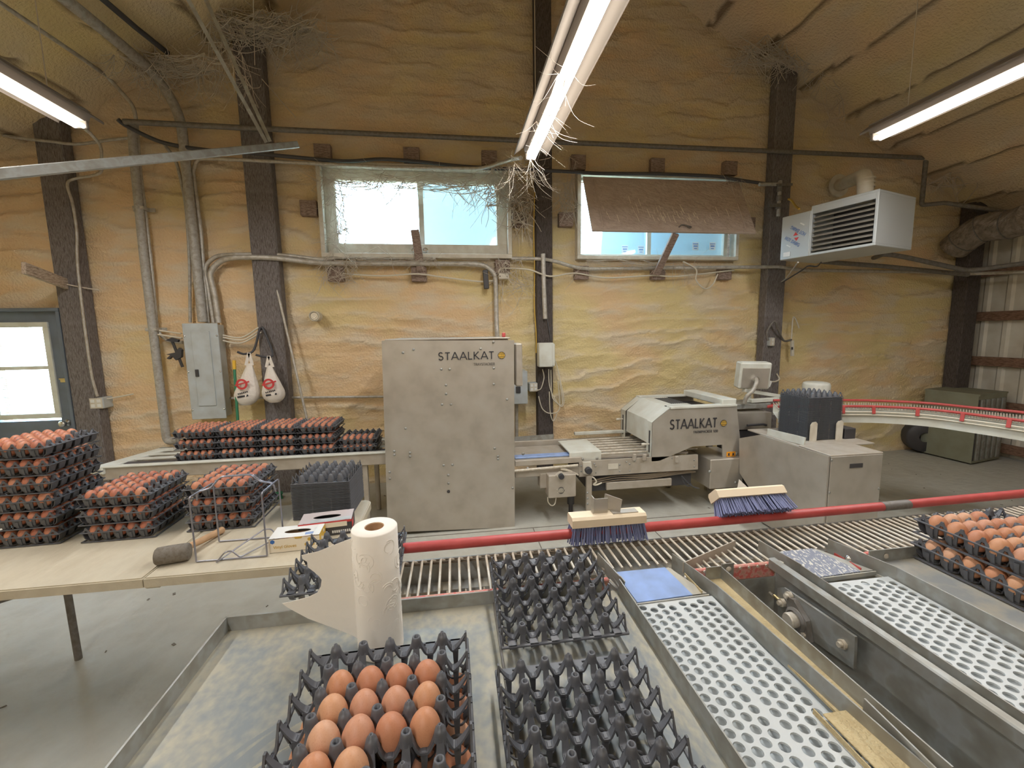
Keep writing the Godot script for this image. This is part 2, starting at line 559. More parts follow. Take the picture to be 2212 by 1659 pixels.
func build_shell() -> void:
	var lap := FastNoiseLite.new(); lap.seed = 4; lap.frequency = 1.0; lap.fractal_octaves = 3
	var mid := FastNoiseLite.new(); mid.seed = 14; mid.frequency = 1.0; mid.fractal_octaves = 3
	var spot := FastNoiseLite.new(); spot.seed = 24; spot.frequency = 0.9; spot.fractal_octaves = 4
	var in_hole := func(x, y):
		for h in HOLES:
			if x > h[0] and x < h[2] and y > h[1] and y < h[3]: return true
		return false
	var wall_at := func(x, y):
		# sprayed in sideways passes: lapped ridges along x, sharp underneath, plus lumps
		var w : float = y * 5.2 + lap.get_noise_2d(x * 0.22, y * 0.7) * 1.5 + mid.get_noise_2d(x * 1.6, y * 1.2) * 0.35
		var f : float = w - floor(w)
		var ridge : float = pow(f, 3.0) * (0.25 + 1.5 * absf(mid.get_noise_2d(x * 0.4 + floor(w) * 7.3, floor(w) * 3.1)))
		var lump : float = mid.get_noise_2d(x * 1.5, y * 3.0) * 0.02 + mid.get_noise_2d(x * 5.0, y * 20.0) * 0.008
		var z : float = ridge * 0.036 * (1.0 - 0.45 * clampf((y - 2.6) / 1.5, 0.0, 1.0)) + lump
		var near := 1.0
		for h in HOLES:
			var dx : float = maxf(maxf(h[0] - x, x - h[2]), 0.0)
			var dy : float = maxf(maxf(h[1] - y, y - h[3]), 0.0)
			near = minf(near, Vector2(dx, dy).length() / 0.25)
		z *= near
		var up := clampf((y - 2.3) / 2.2, 0.0, 1.0)  # the foam colour turns browner and duller towards the top
		var n2 : float = spot.get_noise_2d(x * 1.4, y * 3.5) + (1.4 if f > 0.72 else 0.0) * ridge * (0.4 + spot.get_noise_2d(x * 2.0, y * 2.0))
		var dirt_and_tone : float = (0.42 * (1.0 - 0.6 * clampf((y - 2.6) / 1.2, 0.0, 1.0)) * clampf(ridge_prev(w, x, mid), 0.0, 1.0) if f < 0.10 else 0.0) + up * (0.55 + spot.get_noise_2d(x * 2.5 + 9.0, y * 4.0) * 0.7) + (0.25 if f < 0.12 and ridge < 0.3 and up > 0.2 else 0.0) * absf(mid.get_noise_2d(x * 1.3, y * 5.0)) * 2.0  # dirt on the ledges, plus the browner tone rising with height
		dirt_and_tone += clampf(1.0 - (roof(x) - y) / 0.5, 0.0, 1.0) * 0.35
		dirt_and_tone += clampf((0.55 - near) * 0.8, 0.0, 0.5) * (0.6 + spot.get_noise_2d(x * 4.0, y * 4.0))
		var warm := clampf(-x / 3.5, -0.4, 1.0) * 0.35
		return [V(x, y, WALLZ + 0.01 + z), foam_color(spot.get_noise_2d(x * 0.7, y * 0.9) + warm, n2, dirt_and_tone)]
	var st := S()
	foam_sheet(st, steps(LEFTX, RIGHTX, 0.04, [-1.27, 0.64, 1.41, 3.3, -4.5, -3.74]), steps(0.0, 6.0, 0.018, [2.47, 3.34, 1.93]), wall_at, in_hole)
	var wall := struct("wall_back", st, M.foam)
	st = S()
	var zc := WALLZ - 0.09
	for r in [[LEFTX - 0.2, 0.0, -4.5, 6.1], [-4.5, 1.93, -3.74, 6.1], [-3.74, 0.0, -1.27, 6.1], [-1.27, 0.0, 0.64, 2.47], [-1.27, 3.34, 0.64, 6.1], [0.64, 0.0, 1.41, 6.1], [1.41, 0.0, 3.3, 2.47], [1.41, 3.34, 3.3, 6.1], [3.3, 0.0, RIGHTX + 0.2, 6.1]]:
		box(st, V((r[0] + r[2]) / 2.0, (r[1] + r[3]) / 2.0, zc), V(r[2] - r[0], r[3] - r[1], 0.16))
	struct("sheathing", st, M.board, wall)
	# ceiling: two foamed slopes with the purlins showing as long ridges
	st = S()
	for side in [-1.0, 1.0]:
		var ceil_at := func(u, z):
			var x : float = RIDGEX + side * u
			var seam : float = fposmod(u + 0.38 + mid.get_noise_1d(z * 0.5 + side * 8.0) * 0.05, 0.58) / 0.58
			var edge : float = minf(seam, 1.0 - seam)
			var bulge : float = -0.05 * exp(-pow(edge * 9.0, 2.0)) + mid.get_noise_2d(x * 2.0, z * 1.2) * 0.03 + mid.get_noise_2d(x * 9.0, z * 5.0) * 0.012
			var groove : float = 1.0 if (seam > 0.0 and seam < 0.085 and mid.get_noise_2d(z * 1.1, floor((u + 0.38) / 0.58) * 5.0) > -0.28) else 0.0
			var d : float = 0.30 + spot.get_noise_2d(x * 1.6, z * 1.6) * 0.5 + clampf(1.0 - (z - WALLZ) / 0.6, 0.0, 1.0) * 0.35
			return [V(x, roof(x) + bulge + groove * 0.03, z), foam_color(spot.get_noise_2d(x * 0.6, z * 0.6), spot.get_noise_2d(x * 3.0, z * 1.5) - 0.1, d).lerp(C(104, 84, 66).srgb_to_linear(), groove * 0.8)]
		var us := steps(0.0, 5.9, 0.045, [])
		var zs := steps(WALLZ - 0.05, 3.2, 0.08, [])
		var sheet := S()
		if side > 0.0:
			us.reverse()
		foam_sheet(sheet, us, zs, ceil_at, func(_u, z): return false)
		if side < 0.0: struct("ceiling", sheet, M.foam)
		else: struct("ceiling", sheet, M.foam)
	st = S()
	for s in [-1.0, 1.0]:
		bar(st, V(RIDGEX + s * 3.1, roof(RIDGEX + 3.1) + 0.16, WALLZ - 0.2), V(RIDGEX + s * 3.1, roof(RIDGEX + 3.1) + 0.16, 3.4), 7.1, 0.1, V(s * PITCH, 1, 0).normalized())
	struct("roof_deck", st, M.board)
	# floor
	st = S()
	box(st, V((LEFTX + RIGHTX) / 2.0, -0.06, -0.8), V(RIGHTX - LEFTX + 0.4, 0.12, 8.3))
	struct("floor", st, M.floor)
	# side and rear walls
	st = S()
	box(st, V(LEFTX - 0.1, 1.7, -0.8), V(0.2, 3.4, 8.2))
	struct("wall_left", st, mat(C(226, 200, 150), 0.85, 0.0, null, Vector3.ONE * 2.2, M.foam.normal_texture, 0.8))
	st = S()
	slab_z(st, [V(LEFTX, 0, 3.2), V(RIGHTX, 0, 3.2), V(RIGHTX, 3.1, 3.2), V(RIDGEX, 6.1, 3.2), V(LEFTX, 3.2, 3.2)], 0.2)
	var rear := struct("wall_front", st, mat(C(226, 200, 150), 0.85, 0.0, null, Vector3.ONE * 2.2, M.foam.normal_texture, 0.8))
	# right wall: ribbed steel sheets behind horizontal girts
	st = S()
	box(st, V(RIGHTX + 0.12, 1.7, -0.8), V(0.1, 3.6, 8.2))
	var right := struct("wall_right", st, M.siding)
	for k in 9:
		st = S()
		var za := WALLZ + k * 0.9
		var poly := []
		for j in 4:
			var z := za + j * 0.225
			for q in [[0.0, 0.0], [0.1, 0.0], [0.125, 0.022], [0.165, 0.022], [0.19, 0.0]]:
				poly.append(Vector2(z + q[0], q[1]))
		for j in poly.size() - 1:
			var a : Vector2 = poly[j]
			var b : Vector2 = poly[j + 1]
			quad(st, V(RIGHTX + 0.06 - b.y, 0.02, b.x), V(RIGHTX + 0.06 - a.y, 0.02, a.x), V(RIGHTX + 0.06 - a.y, 3.3, a.x), V(RIGHTX + 0.06 - b.y, 3.3, b.x))
		put("siding_sheet", st, M.siding, right)
	for y in [0.12, 0.64, 1.186, 1.755, 2.31, 2.8]:
		st = S()
		box(st, V(RIGHTX - 0.02, y, -0.8), V(0.045, 0.115, 7.9), Basis(), 0.005)
		put("girt_board", st, M.board, right)
	# dusty slab joints on the floor by the machines
	st = S()
	box(st, V(1.0, 0.0015, -3.35), V(6.0, 0.003, 0.006))
	for x in [0.62, 1.6, 2.9]:
		box(st, V(x, 0.0015, -2.4), V(0.006, 0.003, 1.9))
	var j := struct("floor_joint", st, M.rubber)
	build_windows()

func frame_rect(st: SurfaceTool, a: Vector2, b: Vector2, w: float, z: float, d: float, bev := 0.004) -> void:
	box(st, V((a.x + b.x) / 2.0, a.y + w / 2.0, z), V(b.x - a.x, w, d), Basis(), bev)
	box(st, V((a.x + b.x) / 2.0, b.y - w / 2.0, z), V(b.x - a.x, w, d), Basis(), bev)
	box(st, V(a.x + w / 2.0, (a.y + b.y) / 2.0, z), V(w, b.y - a.y - 2.0 * w, d), Basis(), bev)
	box(st, V(b.x - w / 2.0, (a.y + b.y) / 2.0, z), V(w, b.y - a.y - 2.0 * w, d), Basis(), bev)

func build_windows() -> void:
	# left window: wooden casing, inner sash, two sliding panes
	var st := S()
	frame_rect(st, Vector2(-1.3, 2.445), Vector2(0.665, 3.38), 0.045, -4.70, 0.12)
	var w := struct("window_1", st, M.offwhite)
	st = S()
	frame_rect(st, Vector2(-1.255, 2.49), Vector2(0.62, 3.335), 0.11, -4.745, 0.05)
	put("sash", st, M.offwhite, w)
	st = S()
	box(st, V(-0.29, 2.91, -4.765), V(0.055, 0.66, 0.05), Basis(), 0.004)
	put("meeting_rail", st, M.whitemetal, w)
	for r in [[-1.15, -0.31], [-0.27, 0.52]]:
		st = S()
		box(st, V((r[0] + r[1]) / 2.0, 2.91, -4.775), V(r[1] - r[0], 0.65, 0.004))
		put("pane", st, M.glass, w)
	for x in [-0.375, -0.26]:
		st = S()
		lathe(st, [Vector2(0.028, 0), Vector2(0.028, 0.006), Vector2(0.018, 0.012), Vector2(0, 0.012)], 14, Transform3D(Basis(V(1, 0, 0), V(0, 0, 1), V(0, -1, 0)), V(x, 2.535, -4.72)))
		put("latch_knob", st, M.chrome, w)
	# right window: same casing, sliding panes behind, hinged wooden shutter propped open
	st = S()
	frame_rect(st, Vector2(1.39, 2.445), Vector2(3.33, 3.37), 0.04, -4.70, 0.12)
	w = struct("window_2", st, M.offwhite)
	st = S()
	frame_rect(st, Vector2(1.43, 2.485), Vector2(3.24, 3.33), 0.03, -4.75, 0.05)
	box(st, V(2.27, 2.9, -4.755), V(0.05, 0.8, 0.04), Basis(), 0.004)
	box(st, V(3.21, 2.9, -4.74), V(0.05, 0.8, 0.05), Basis(), 0.004)
	put("sash", st, M.whitemetal, w)
	for r in [[1.46, 2.25], [2.29, 3.19]]:
		st = S()
		box(st, V((r[0] + r[1]) / 2.0, 2.9, -4.775), V(r[1] - r[0], 0.78, 0.004))
		put("pane", st, M.glass, w)
	var hinge := V(2.36, 3.3, -4.63)
	var foot := V(2.36, 2.665, -4.3)
	var d := (foot - hinge).normalized()
	var n := V(1, 0, 0).cross(d).normalized()
	if n.z < 0: n = -n
	var bas := Basis(V(1, 0, 0), -d, V(1, 0, 0).cross(-d))
	var t := thing("window_shutter", "dust-brown wooden shutter hinged open over the right window", "shutter", (hinge + foot) / 2.0)
	t.basis = bas
	var h := (foot - hinge).length()
	st = S()
	box(st, V(0, 0, 0), V(1.83, h, 0.03), Basis(), 0.004)
	put("panel", st, M.shutter, t)
	st = S()
	for x in [-0.8, 0.8]:
		box(st, V(x, 0, 0.02), V(0.012, h * 0.9, 0.012), Basis(), 0.003)
	put("groove_strip", st, M.shutter, t)
	st = S()
	tube(st, curve([V(0.03, -h / 2.0 + 0.05, 0.02), V(0.07, -h / 2.0 + 0.075, 0.03), V(0.13, -h / 2.0 + 0.06, 0.03), V(0.17, -h / 2.0 + 0.06, 0.02), V(0.155, -h / 2.0 + 0.045, 0.025), V(0.12, -h / 2.0 + 0.05, 0.03)]), 0.007, 6)
	put("pull_hook", st, M.darkpipe, t)
	# pale scrapes where the dust has been rubbed off the shutter
	st = S()
	var sr := RandomNumberGenerator.new(); sr.seed = 5
	for k in 46:
		var sx := clampf(sr.randfn(-0.05, 0.33), -0.75, 0.75)
		var sy := -h * 0.5 + 0.1 + absf(sr.randfn(0.0, 0.1))
		bar(st, V(sx, sy, 0.0155), V(sx - sr.randf_range(0.005, 0.02), sy + sr.randf_range(0.02, 0.13), 0.0155), sr.randf_range(0.002, 0.007), 0.0008, V(0, 0, 1))
	var sc := put("scrape_marks", st, M.glove, t)
	sc.set_meta("kind", "stuff")
	# wooden prop stick of each window
	st = S()
	bar(st, V(2.363, 2.657, -4.32), V(2.295, 2.27, -4.6), 0.075, 0.035, V(0, 0, 1), 0.003)
	solo("prop_stick", st, M.block, "weathered board propping the brown shutter of the right window open", "board")
	st = S()
	bar(st, V(-0.353, 2.718, -4.6), V(-0.311, 2.307, -4.66), 0.085, 0.03, V(0, 0, 1), 0.003)
	solo("prop_stick", st, M.block, "grey wooden stick standing loose in front of the left window", "board")
	# door in the left corner
	st = S()
	frame_rect(st, Vector2(-4.52, -0.04), Vector2(-3.72, 1.955), 0.03, -4.70, 0.14)
	var door := struct("door_1", st, M.door)
	st = S()
	for r in [[-4.49, 0.02, -3.75, 0.86], [-4.49, 1.82, -3.75, 1.925], [-3.88, 0.86, -3.75, 1.82], [-4.49, 0.86, -4.42, 1.82]]:
		box(st, V((r[0] + r[2]) / 2.0, (r[1] + r[3]) / 2.0, -4.72), V(r[2] - r[0], r[3] - r[1], 0.045))
	box(st, V(-4.1, 0.5, -4.70), V(0.5, 0.02, 0.012), Basis(), 0.004)
	box(st, V(-4.1, 0.3, -4.70), V(0.5, 0.02, 0.012), Basis(), 0.004)
	put("leaf", st, M.door, door)
	st = S()
	frame_rect(st, Vector2(-4.43, 0.885), Vector2(-3.87, 1.825), 0.05, -4.70, 0.04)
	box(st, V(-4.15, 1.385, -4.70), V(0.5, 0.035, 0.035), Basis(), 0.003)
	put("window_frame", st, M.whitemetal, door)
	for y in [1.16, 1.59]:
		st = S()
		box(st, V(-4.15, y, -4.715), V(0.47, 0.4, 0.004))
		put("pane", st, M.glass, door)
	st = S()
	var kx := Basis(V(1, 0, 0), V(0, 0, 1), V(0, -1, 0))
	lathe(st, [Vector2(0.035, 0), Vector2(0.035, 0.01), Vector2(0.014, 0.014), Vector2(0.014, 0.035), Vector2(0.03, 0.045), Vector2(0.032, 0.06), Vector2(0.022, 0.072), Vector2(0, 0.074)], 16, Transform3D(kx, V(-3.83, 0.83, -4.69)), true)
	put("door_knob", st, M.chrome, door)
	st = S()
	box(st, V(-3.79, 1.27, -4.69), V(0.11, 0.012, 0.015), Basis(), 0.003)
	box(st, V(-3.79, 1.25, -4.69), V(0.09, 0.03, 0.01), Basis(), 0.003)
	put("bolt_latch", st, M.brass, door)
	# ground and the pale boards standing outside
	st = S()
	box(st, V(1, -0.1, -9), V(30, 0.1, 8))
	struct("yard", st, M.dust)
	st = S()
	slab_z(st, [V(-0.26, 0.0, -5.5), V(0.9, 0.0, -5.5), V(0.9, 4.2, -5.5), V(-0.4, 4.2, -5.5)], 0.04)
	solo("foam_board", st, M.foamboard, "pale blue insulation board outside behind the right pane of the left window", "board")
	st = S()
	slab_z(st, [V(1.72, 0.0, -5.3), V(4.2, 0.0, -5.3), V(4.2, 4.2, -5.3), V(2.0, 4.2, -5.3)], 0.04)
	var fb := solo("foam_board", st, M.foamboard, "pale blue labelled insulation board outside behind the right window", "board")
	for r in [V(2.209, 2.681, -5.29), V(2.426, 2.677, -5.29), V(3.175, 2.729, -5.29), V(3.414, 2.731, -5.29)]:
		st = S()
		box(st, r, V(0.085, 0.1, 0.004))
		put("printed_label", st, M.white, fb)
		st = S()
		for k in 3: box(st, r + V(0.0, 0.03 - 0.03 * k, 0.003), V(0.07 - 0.015 * k, 0.01 + 0.006 * (k % 2), 0.002))
		put("print", st, M.blueink, fb)

# ---------- things on the walls ----------
func post(x0: float, x1: float, y1: float, z: float, d: float, m: Material, label: String) -> void:
	var st := S()
	box(st, V((x0 + x1) / 2.0, y1 / 2.0, z), V(x1 - x0, y1, d), Basis(), 0.008)
	solo("timber_post", st, m, label, "post", "wooden posts along the foamed wall")

func pipe(called: String, pts: Array, r: float, m: Material, label: String, cat := "pipe", rb := 0.1, straps := []) -> MeshInstance3D:
	var st := S()
	tube(st, bend(pts, rb), r, 10)
	var o := solo(called, st, m, label, cat)
	for s in straps:
		st = S()
		box(st, s + V(0, 0, -r * 0.5), V(r * 2.6, 0.03, r * 2.6), Basis(), 0.003)
		box(st, s + V(0, 0, -r * 1.5), V(r * 5.0, 0.035, 0.012), Basis(), 0.002)
		put("strap", st, M.conduit, o)
	return o

func cable(called: String, pts: Array, r: float, m: Material, label: String, cat := "cable") -> MeshInstance3D:
	var st := S()
	tube(st, curve(pts, 6), r, 6)
	return solo(called, st, m, label, cat)

func build_posts() -> void:
	post(-3.69, -3.47, roof(-3.6) + 0.1, -4.66, 0.12, M.post, "dusty grey post between the dark door and the orange foam")
	post(-1.95, -1.70, roof(-1.8) + 0.1, -4.66, 0.12, M.post, "dusty grey post behind the hanging shopping bags, left of the left window")
	post(0.925, 1.10, RIDGEY, -4.66, 0.12, M.darkpost, "dark brown post between the two windows, under the ridge")
	post(3.68, 3.92, roof(3.8) + 0.1, -4.66, 0.12, M.post, "dusty brown post behind the wall heater's left end")
	post(6.42, 6.62, roof(6.5) + 0.1, -4.64, 0.16, M.darkpost, "dark post in the far right corner beside the steel siding")

func build_pipes() -> void:
	var z := -4.66
	# left of and above the electrical panel
	pipe("conduit", [V(-2.581, 3.934, -2.938), V(-2.553, 3.968, -3.581), V(-2.54, 3.975, -4.013), V(-2.599, 4.04, -4.56), V(-2.466, 3.732, -4.62), V(-2.464, 3.292, -4.62), V(-2.459, 1.805, -4.62)], 0.042, M.pipe, "thick grey conduit curving from the ceiling down to the electrical panel", "conduit", 0.5)
	pipe("conduit", [V(-2.89, 3.856, -3.236), V(-2.883, 3.86, -3.492), V(-2.854, 3.875, -4.068), V(-3.009, 4, -4.58), V(-2.846, 3.784, -4.6), V(-2.858, 3.682, -4.64), V(-2.889, 3.292, -4.66), V(-2.885, 2.408, -4.66), V(-2.905, 1.72, -4.66), V(-2.824, 1.619, -4.66), V(-2.685, 1.606, -4.66)], 0.016, M.conduit, "thin conduit running down beside the thick wall pipe and turning into the panel", "conduit", 0.12)
	pipe("conduit", [V(-2.465, 4.113, -3.651), V(-2.454, 4.119, -3.783), V(-2.443, 4.134, -4.092), V(-2.425, 4.163, -4.443)], 0.022, M.blackcable, "dark pipe lying against the ceiling right of the thick conduit", "pipe", 0.02)
	pipe("riser_pipe", [V(-2.889, 3.631, -4.62), V(-2.903, 3.276, -4.62), V(-2.918, 2.43, -4.62), V(-2.91, 0.645, -4.62), V(-2.892, 0.612, -4.62), V(-2.805, 0.623, -4.62)], 0.038, M.pipe, "thick vertical grey pipe with a capped elbow left of the panel", "pipe", 0.04, [V(-2.902, 2.879, -4.62), V(-2.919, 1.738, -4.62)])
	pipe("conduit", [V(-2.597, 1.8, -4.66), V(-2.538, 2.44, -4.66), V(-2.52, 2.964, -4.66), V(-2.564, 3.331, -4.66), V(-2.655, 3.481, -4.66)], 0.014, M.pipe, "thin grey conduit entering the panel top left of the thick one", "conduit", 0.2)
	pipe("conduit", [V(-2.431, 1.798, -4.66), V(-2.419, 2.441, -4.66), V(-2.41, 2.676, -4.66), V(-2.429, 3.251, -4.66), V(-2.378, 3.359, -4.66), V(-2.177, 3.343, -4.6), V(-0.581, 3.322, -4.6), V(0.354, 3.332, -4.58), V(0.652, 3.333, -4.3), V(0.598, 3.067, -3.6)], 0.017, M.conduit, "pale conduit rising from the panel and crossing above the left window to the strip light", "conduit", 0.12)
	pipe("conduit", [V(-2.381, 1.797, -4.66), V(-2.395, 2.095, -4.66), V(-2.413, 2.351, -4.66), V(-2.305, 2.449, -4.66), V(-2.157, 2.458, -4.62), V(-1.698, 2.466, -4.62), V(-1.289, 2.412, -4.62), V(-1.144, 2.443, -4.66), V(-0.156, 2.439, -4.66)], 0.02, M.conduit, "upper of two parallel conduits leaving the panel top and turning right under the window", "conduit", 0.25)
	pipe("conduit", [V(-2.325, 1.796, -4.64), V(-2.335, 2.093, -4.64), V(-2.366, 2.289, -4.64), V(-2.257, 2.401, -4.64), V(-2.113, 2.425, -4.58), V(-1.743, 2.428, -4.58), V(-1.33, 2.378, -4.6), V(-1.097, 2.382, -4.64), V(0.268, 2.385, -4.64), V(0.384, 2.362, -4.64), V(0.474, 2.28, -4.64), V(0.479, 2.133, -4.64), V(0.478, 1.7, -4.64), V(0.474, 1.534, -4.5)], 0.026, M.conduit, "lower of two parallel conduits turning down behind the tray stacker", "conduit", 0.3)
	pipe("gas_pipe", [V(-2.875, 3.596, -4.5), V(-1.89, 3.589, -4.5), V(-1.005, 3.623, -4.58), V(0.682, 3.624, -4.58), V(2.543, 3.628, -4.58), V(3.726, 3.625, -4.56), V(5.64, 3.628, -4.56), V(5.639, 3.09, -4.56), V(5.819, 3.089, -4.45), V(6.445, 2.92, -4.2)], 0.024, M.darkpipe, "long dark pipe running level across the whole wall above the windows", "pipe", 0.03)
	cable("cable", [V(-2.923, 3.613, -4.5), V(-2.874, 3.573, -4.55), V(-2.633, 3.471, -4.6), V(-2.265, 3.419, -4.6), V(-1.888, 3.403, -4.58), V(-1.611, 3.385, -4.58), V(-1.03, 3.372, -4.62), V(-0.655, 3.403, -4.62), V(-0.273, 3.392, -4.62), V(0.277, 3.359, -4.62), V(1.168, 3.329, -4.56), V(1.636, 3.336, -4.6), V(2.266, 3.352, -4.6), V(2.982, 3.349, -4.6), V(3.276, 3.308, -4.58), V(3.637, 3.266, -4.56)], 0.018, M.blackcable, "thick black cable looping over both windows")
	pipe("conduit", [V(0.657, 2.448, -4.66), V(1.049, 2.432, -4.57), V(1.415, 2.333, -4.64), V(2.202, 2.35, -4.66), V(3.768, 2.36, -4.57), V(3.82, 2.358, -4.57), V(4.144, 2.337, -4.66), V(6.386, 2.316, -4.66), V(6.327, 2.275, -4.5), V(6.466, 2.233, -4)], 0.02, M.conduit, "pale conduit running level below the right window to the corner", "conduit", 0.2)
	pipe("conduit", [V(4.286, 2.411, -4.5), V(5.11, 2.362, -4.5), V(6.188, 2.252, -4.4)], 0.026, M.darkpipe, "dark grey pipe leaving from under the heater to the right corner", "pipe", 0.1)
	pipe("conduit", [V(5.11, 2.48, -4.62), V(4.87, 2.461, -4.3), V(4.988, 2.458, -4.3), V(5.157, 2.436, -4.3), V(5.9, 2.268, -4.2), V(6.289, 2.317, -3.9)], 0.026, M.darkpipe, "upper dark pipe bending out of the wall right of the heater", "pipe", 0.1)
	cable("cable", [V(-1.108, 2.283, -4.66), V(-0.722, 2.261, -4.66), V(-0.351, 2.273, -4.6), V(-0.098, 2.25, -4.66), V(0.298, 2.204, -4.66), V(0.5, 2.217, -4.66)], 0.009, M.cable, "thin pale cable sagging below the left window")
	cable("cable", [V(0.516, 2.289, -4.64), V(0.551, 2.338, -4.64), V(0.829, 2.319, -4.58), V(1.062, 2.246, -4.56), V(1.362, 2.291, -4.64), V(1.72, 2.241, -4.64), V(2.27, 2.267, -4.64), V(2.587, 2.259, -4.64), V(3.28, 2.331, -4.64)], 0.009, M.cable, "thin pale cable sagging from the junction box below the right window")
	cable("cable", [V(2.616, 2.417, -4.6), V(2.779, 2.332, -4.6), V(2.784, 2.211, -4.6), V(2.893, 2.115, -4.6), V(2.988, 2.159, -4.6), V(3.05, 2.281, -4.6)], 0.008, M.cable, "thin cable hanging in a loop below the right window's right end")
	pipe("conduit", [V(-2.316, 1.023, -4.68), V(-0.759, 0.981, -4.68), V(-0.513, 0.972, -4.68)], 0.013, M.conduit, "thin level conduit on the foam left of the tray stacker", "conduit")
	pipe("leaning_pole", [V(-1.754, 2.212, -4.62), V(-1.513, 0.822, -4.5), V(-1.476, 0.614, -4.48)], 0.012, M.conduit, "thin pole leaning on the foam right of the shopping bags", "pole")
	cable("cable", [V(-2.315, 3.007, -3.25), V(-2.512, 3.098, -3.6), V(-3.02, 3.332, -4.4), V(-3.166, 3.286, -4.6), V(-3.212, 3.183, -4.62), V(-3.423, 3.128, -4.62), V(-3.457, 3.06, -4.58), V(-3.435, 2.89, -4.58), V(-3.434, 2.642, -4.58), V(-3.464, 2.348, -4.58), V(-3.475, 1.846, -4.58), V(-3.473, 1.327, -4.58), V(-3.463, 1.097, -4.6)], 0.012, M.conduit, "thin grey cable from the far left strip light down the door post to an outlet")
	cable("cable", [V(-3.997, 3.491, -4.6), V(-3.792, 3.453, -4.58), V(-3.54, 3.431, -4.58), V(-3.345, 3.427, -4.6), V(-3.086, 3.472, -4.6), V(-2.89, 3.5, -4.6)], 0.013, M.pipe, "dusty cable sagging across the top of the door post")
	# long perforated rail hanging over the left table
	var st := S()
	bar(st, V(-2.122, 2.38, -2.3), V(-1.226, 3.218, -3.9), 0.05, 0.05, Vector3.UP, 0.004)
	var rail := solo("ceiling_rail", st, M.galv, "grey metal rail hanging level in front of the left wall", "rail")
	for e in [[V(-1.658, 3.88, -3.3), V(-1.403, 3.165, -3.75)], [V(-1.628, 3.987, -3.5), V(-1.392, 3.193, -3.8)]]:
		st = S()
		bar(st, e[0], e[1], 0.026, 0.006, V(0, 0.3, 1))
		put("hanger_strap", st, M.galv, rail)
	for e in [[V(-1.583, 4.484, -4.2), V(-1.767, 4.195, -4.6)], [V(-1.678, 4.024, -4.5), V(-1.435, 3.747, -4.6)]]:
		st = S()
		tube(st, [e[0], e[1]], 0.004, 5)
		solo("hanging_string", st, M.web, "dusty string hanging beside the dusty post" if e[0].y > 4.4 else "short dusty string slanting right of the dusty post", "string")

func outlet(at: Vector3, w: float, h: float, n: int, label: String) -> void:
	var t := thing("outlet_box", label, "outlet", at)
	var st := S()
	box(st, V(0, 0, -0.035), V(w, h, 0.13), Basis(), 0.008)
	put("box", st, M.panelgrey, t)
	st = S()
	box(st, V(0, 0, 0.032), V(w * 0.92, h * 0.92, 0.006), Basis(), 0.002)
	put("cover_plate", st, M.offwhite, t)
	for i in n:
		for j in 2:
			st = S()
			var c := V((i - (n - 1) / 2.0) * w * 0.45, (j - 0.5) * h * 0.42, 0.037)
			box(st, c, V(w * 0.28, h * 0.28, 0.004), Basis(), 0.002)
			put("socket", st, M.white, t)

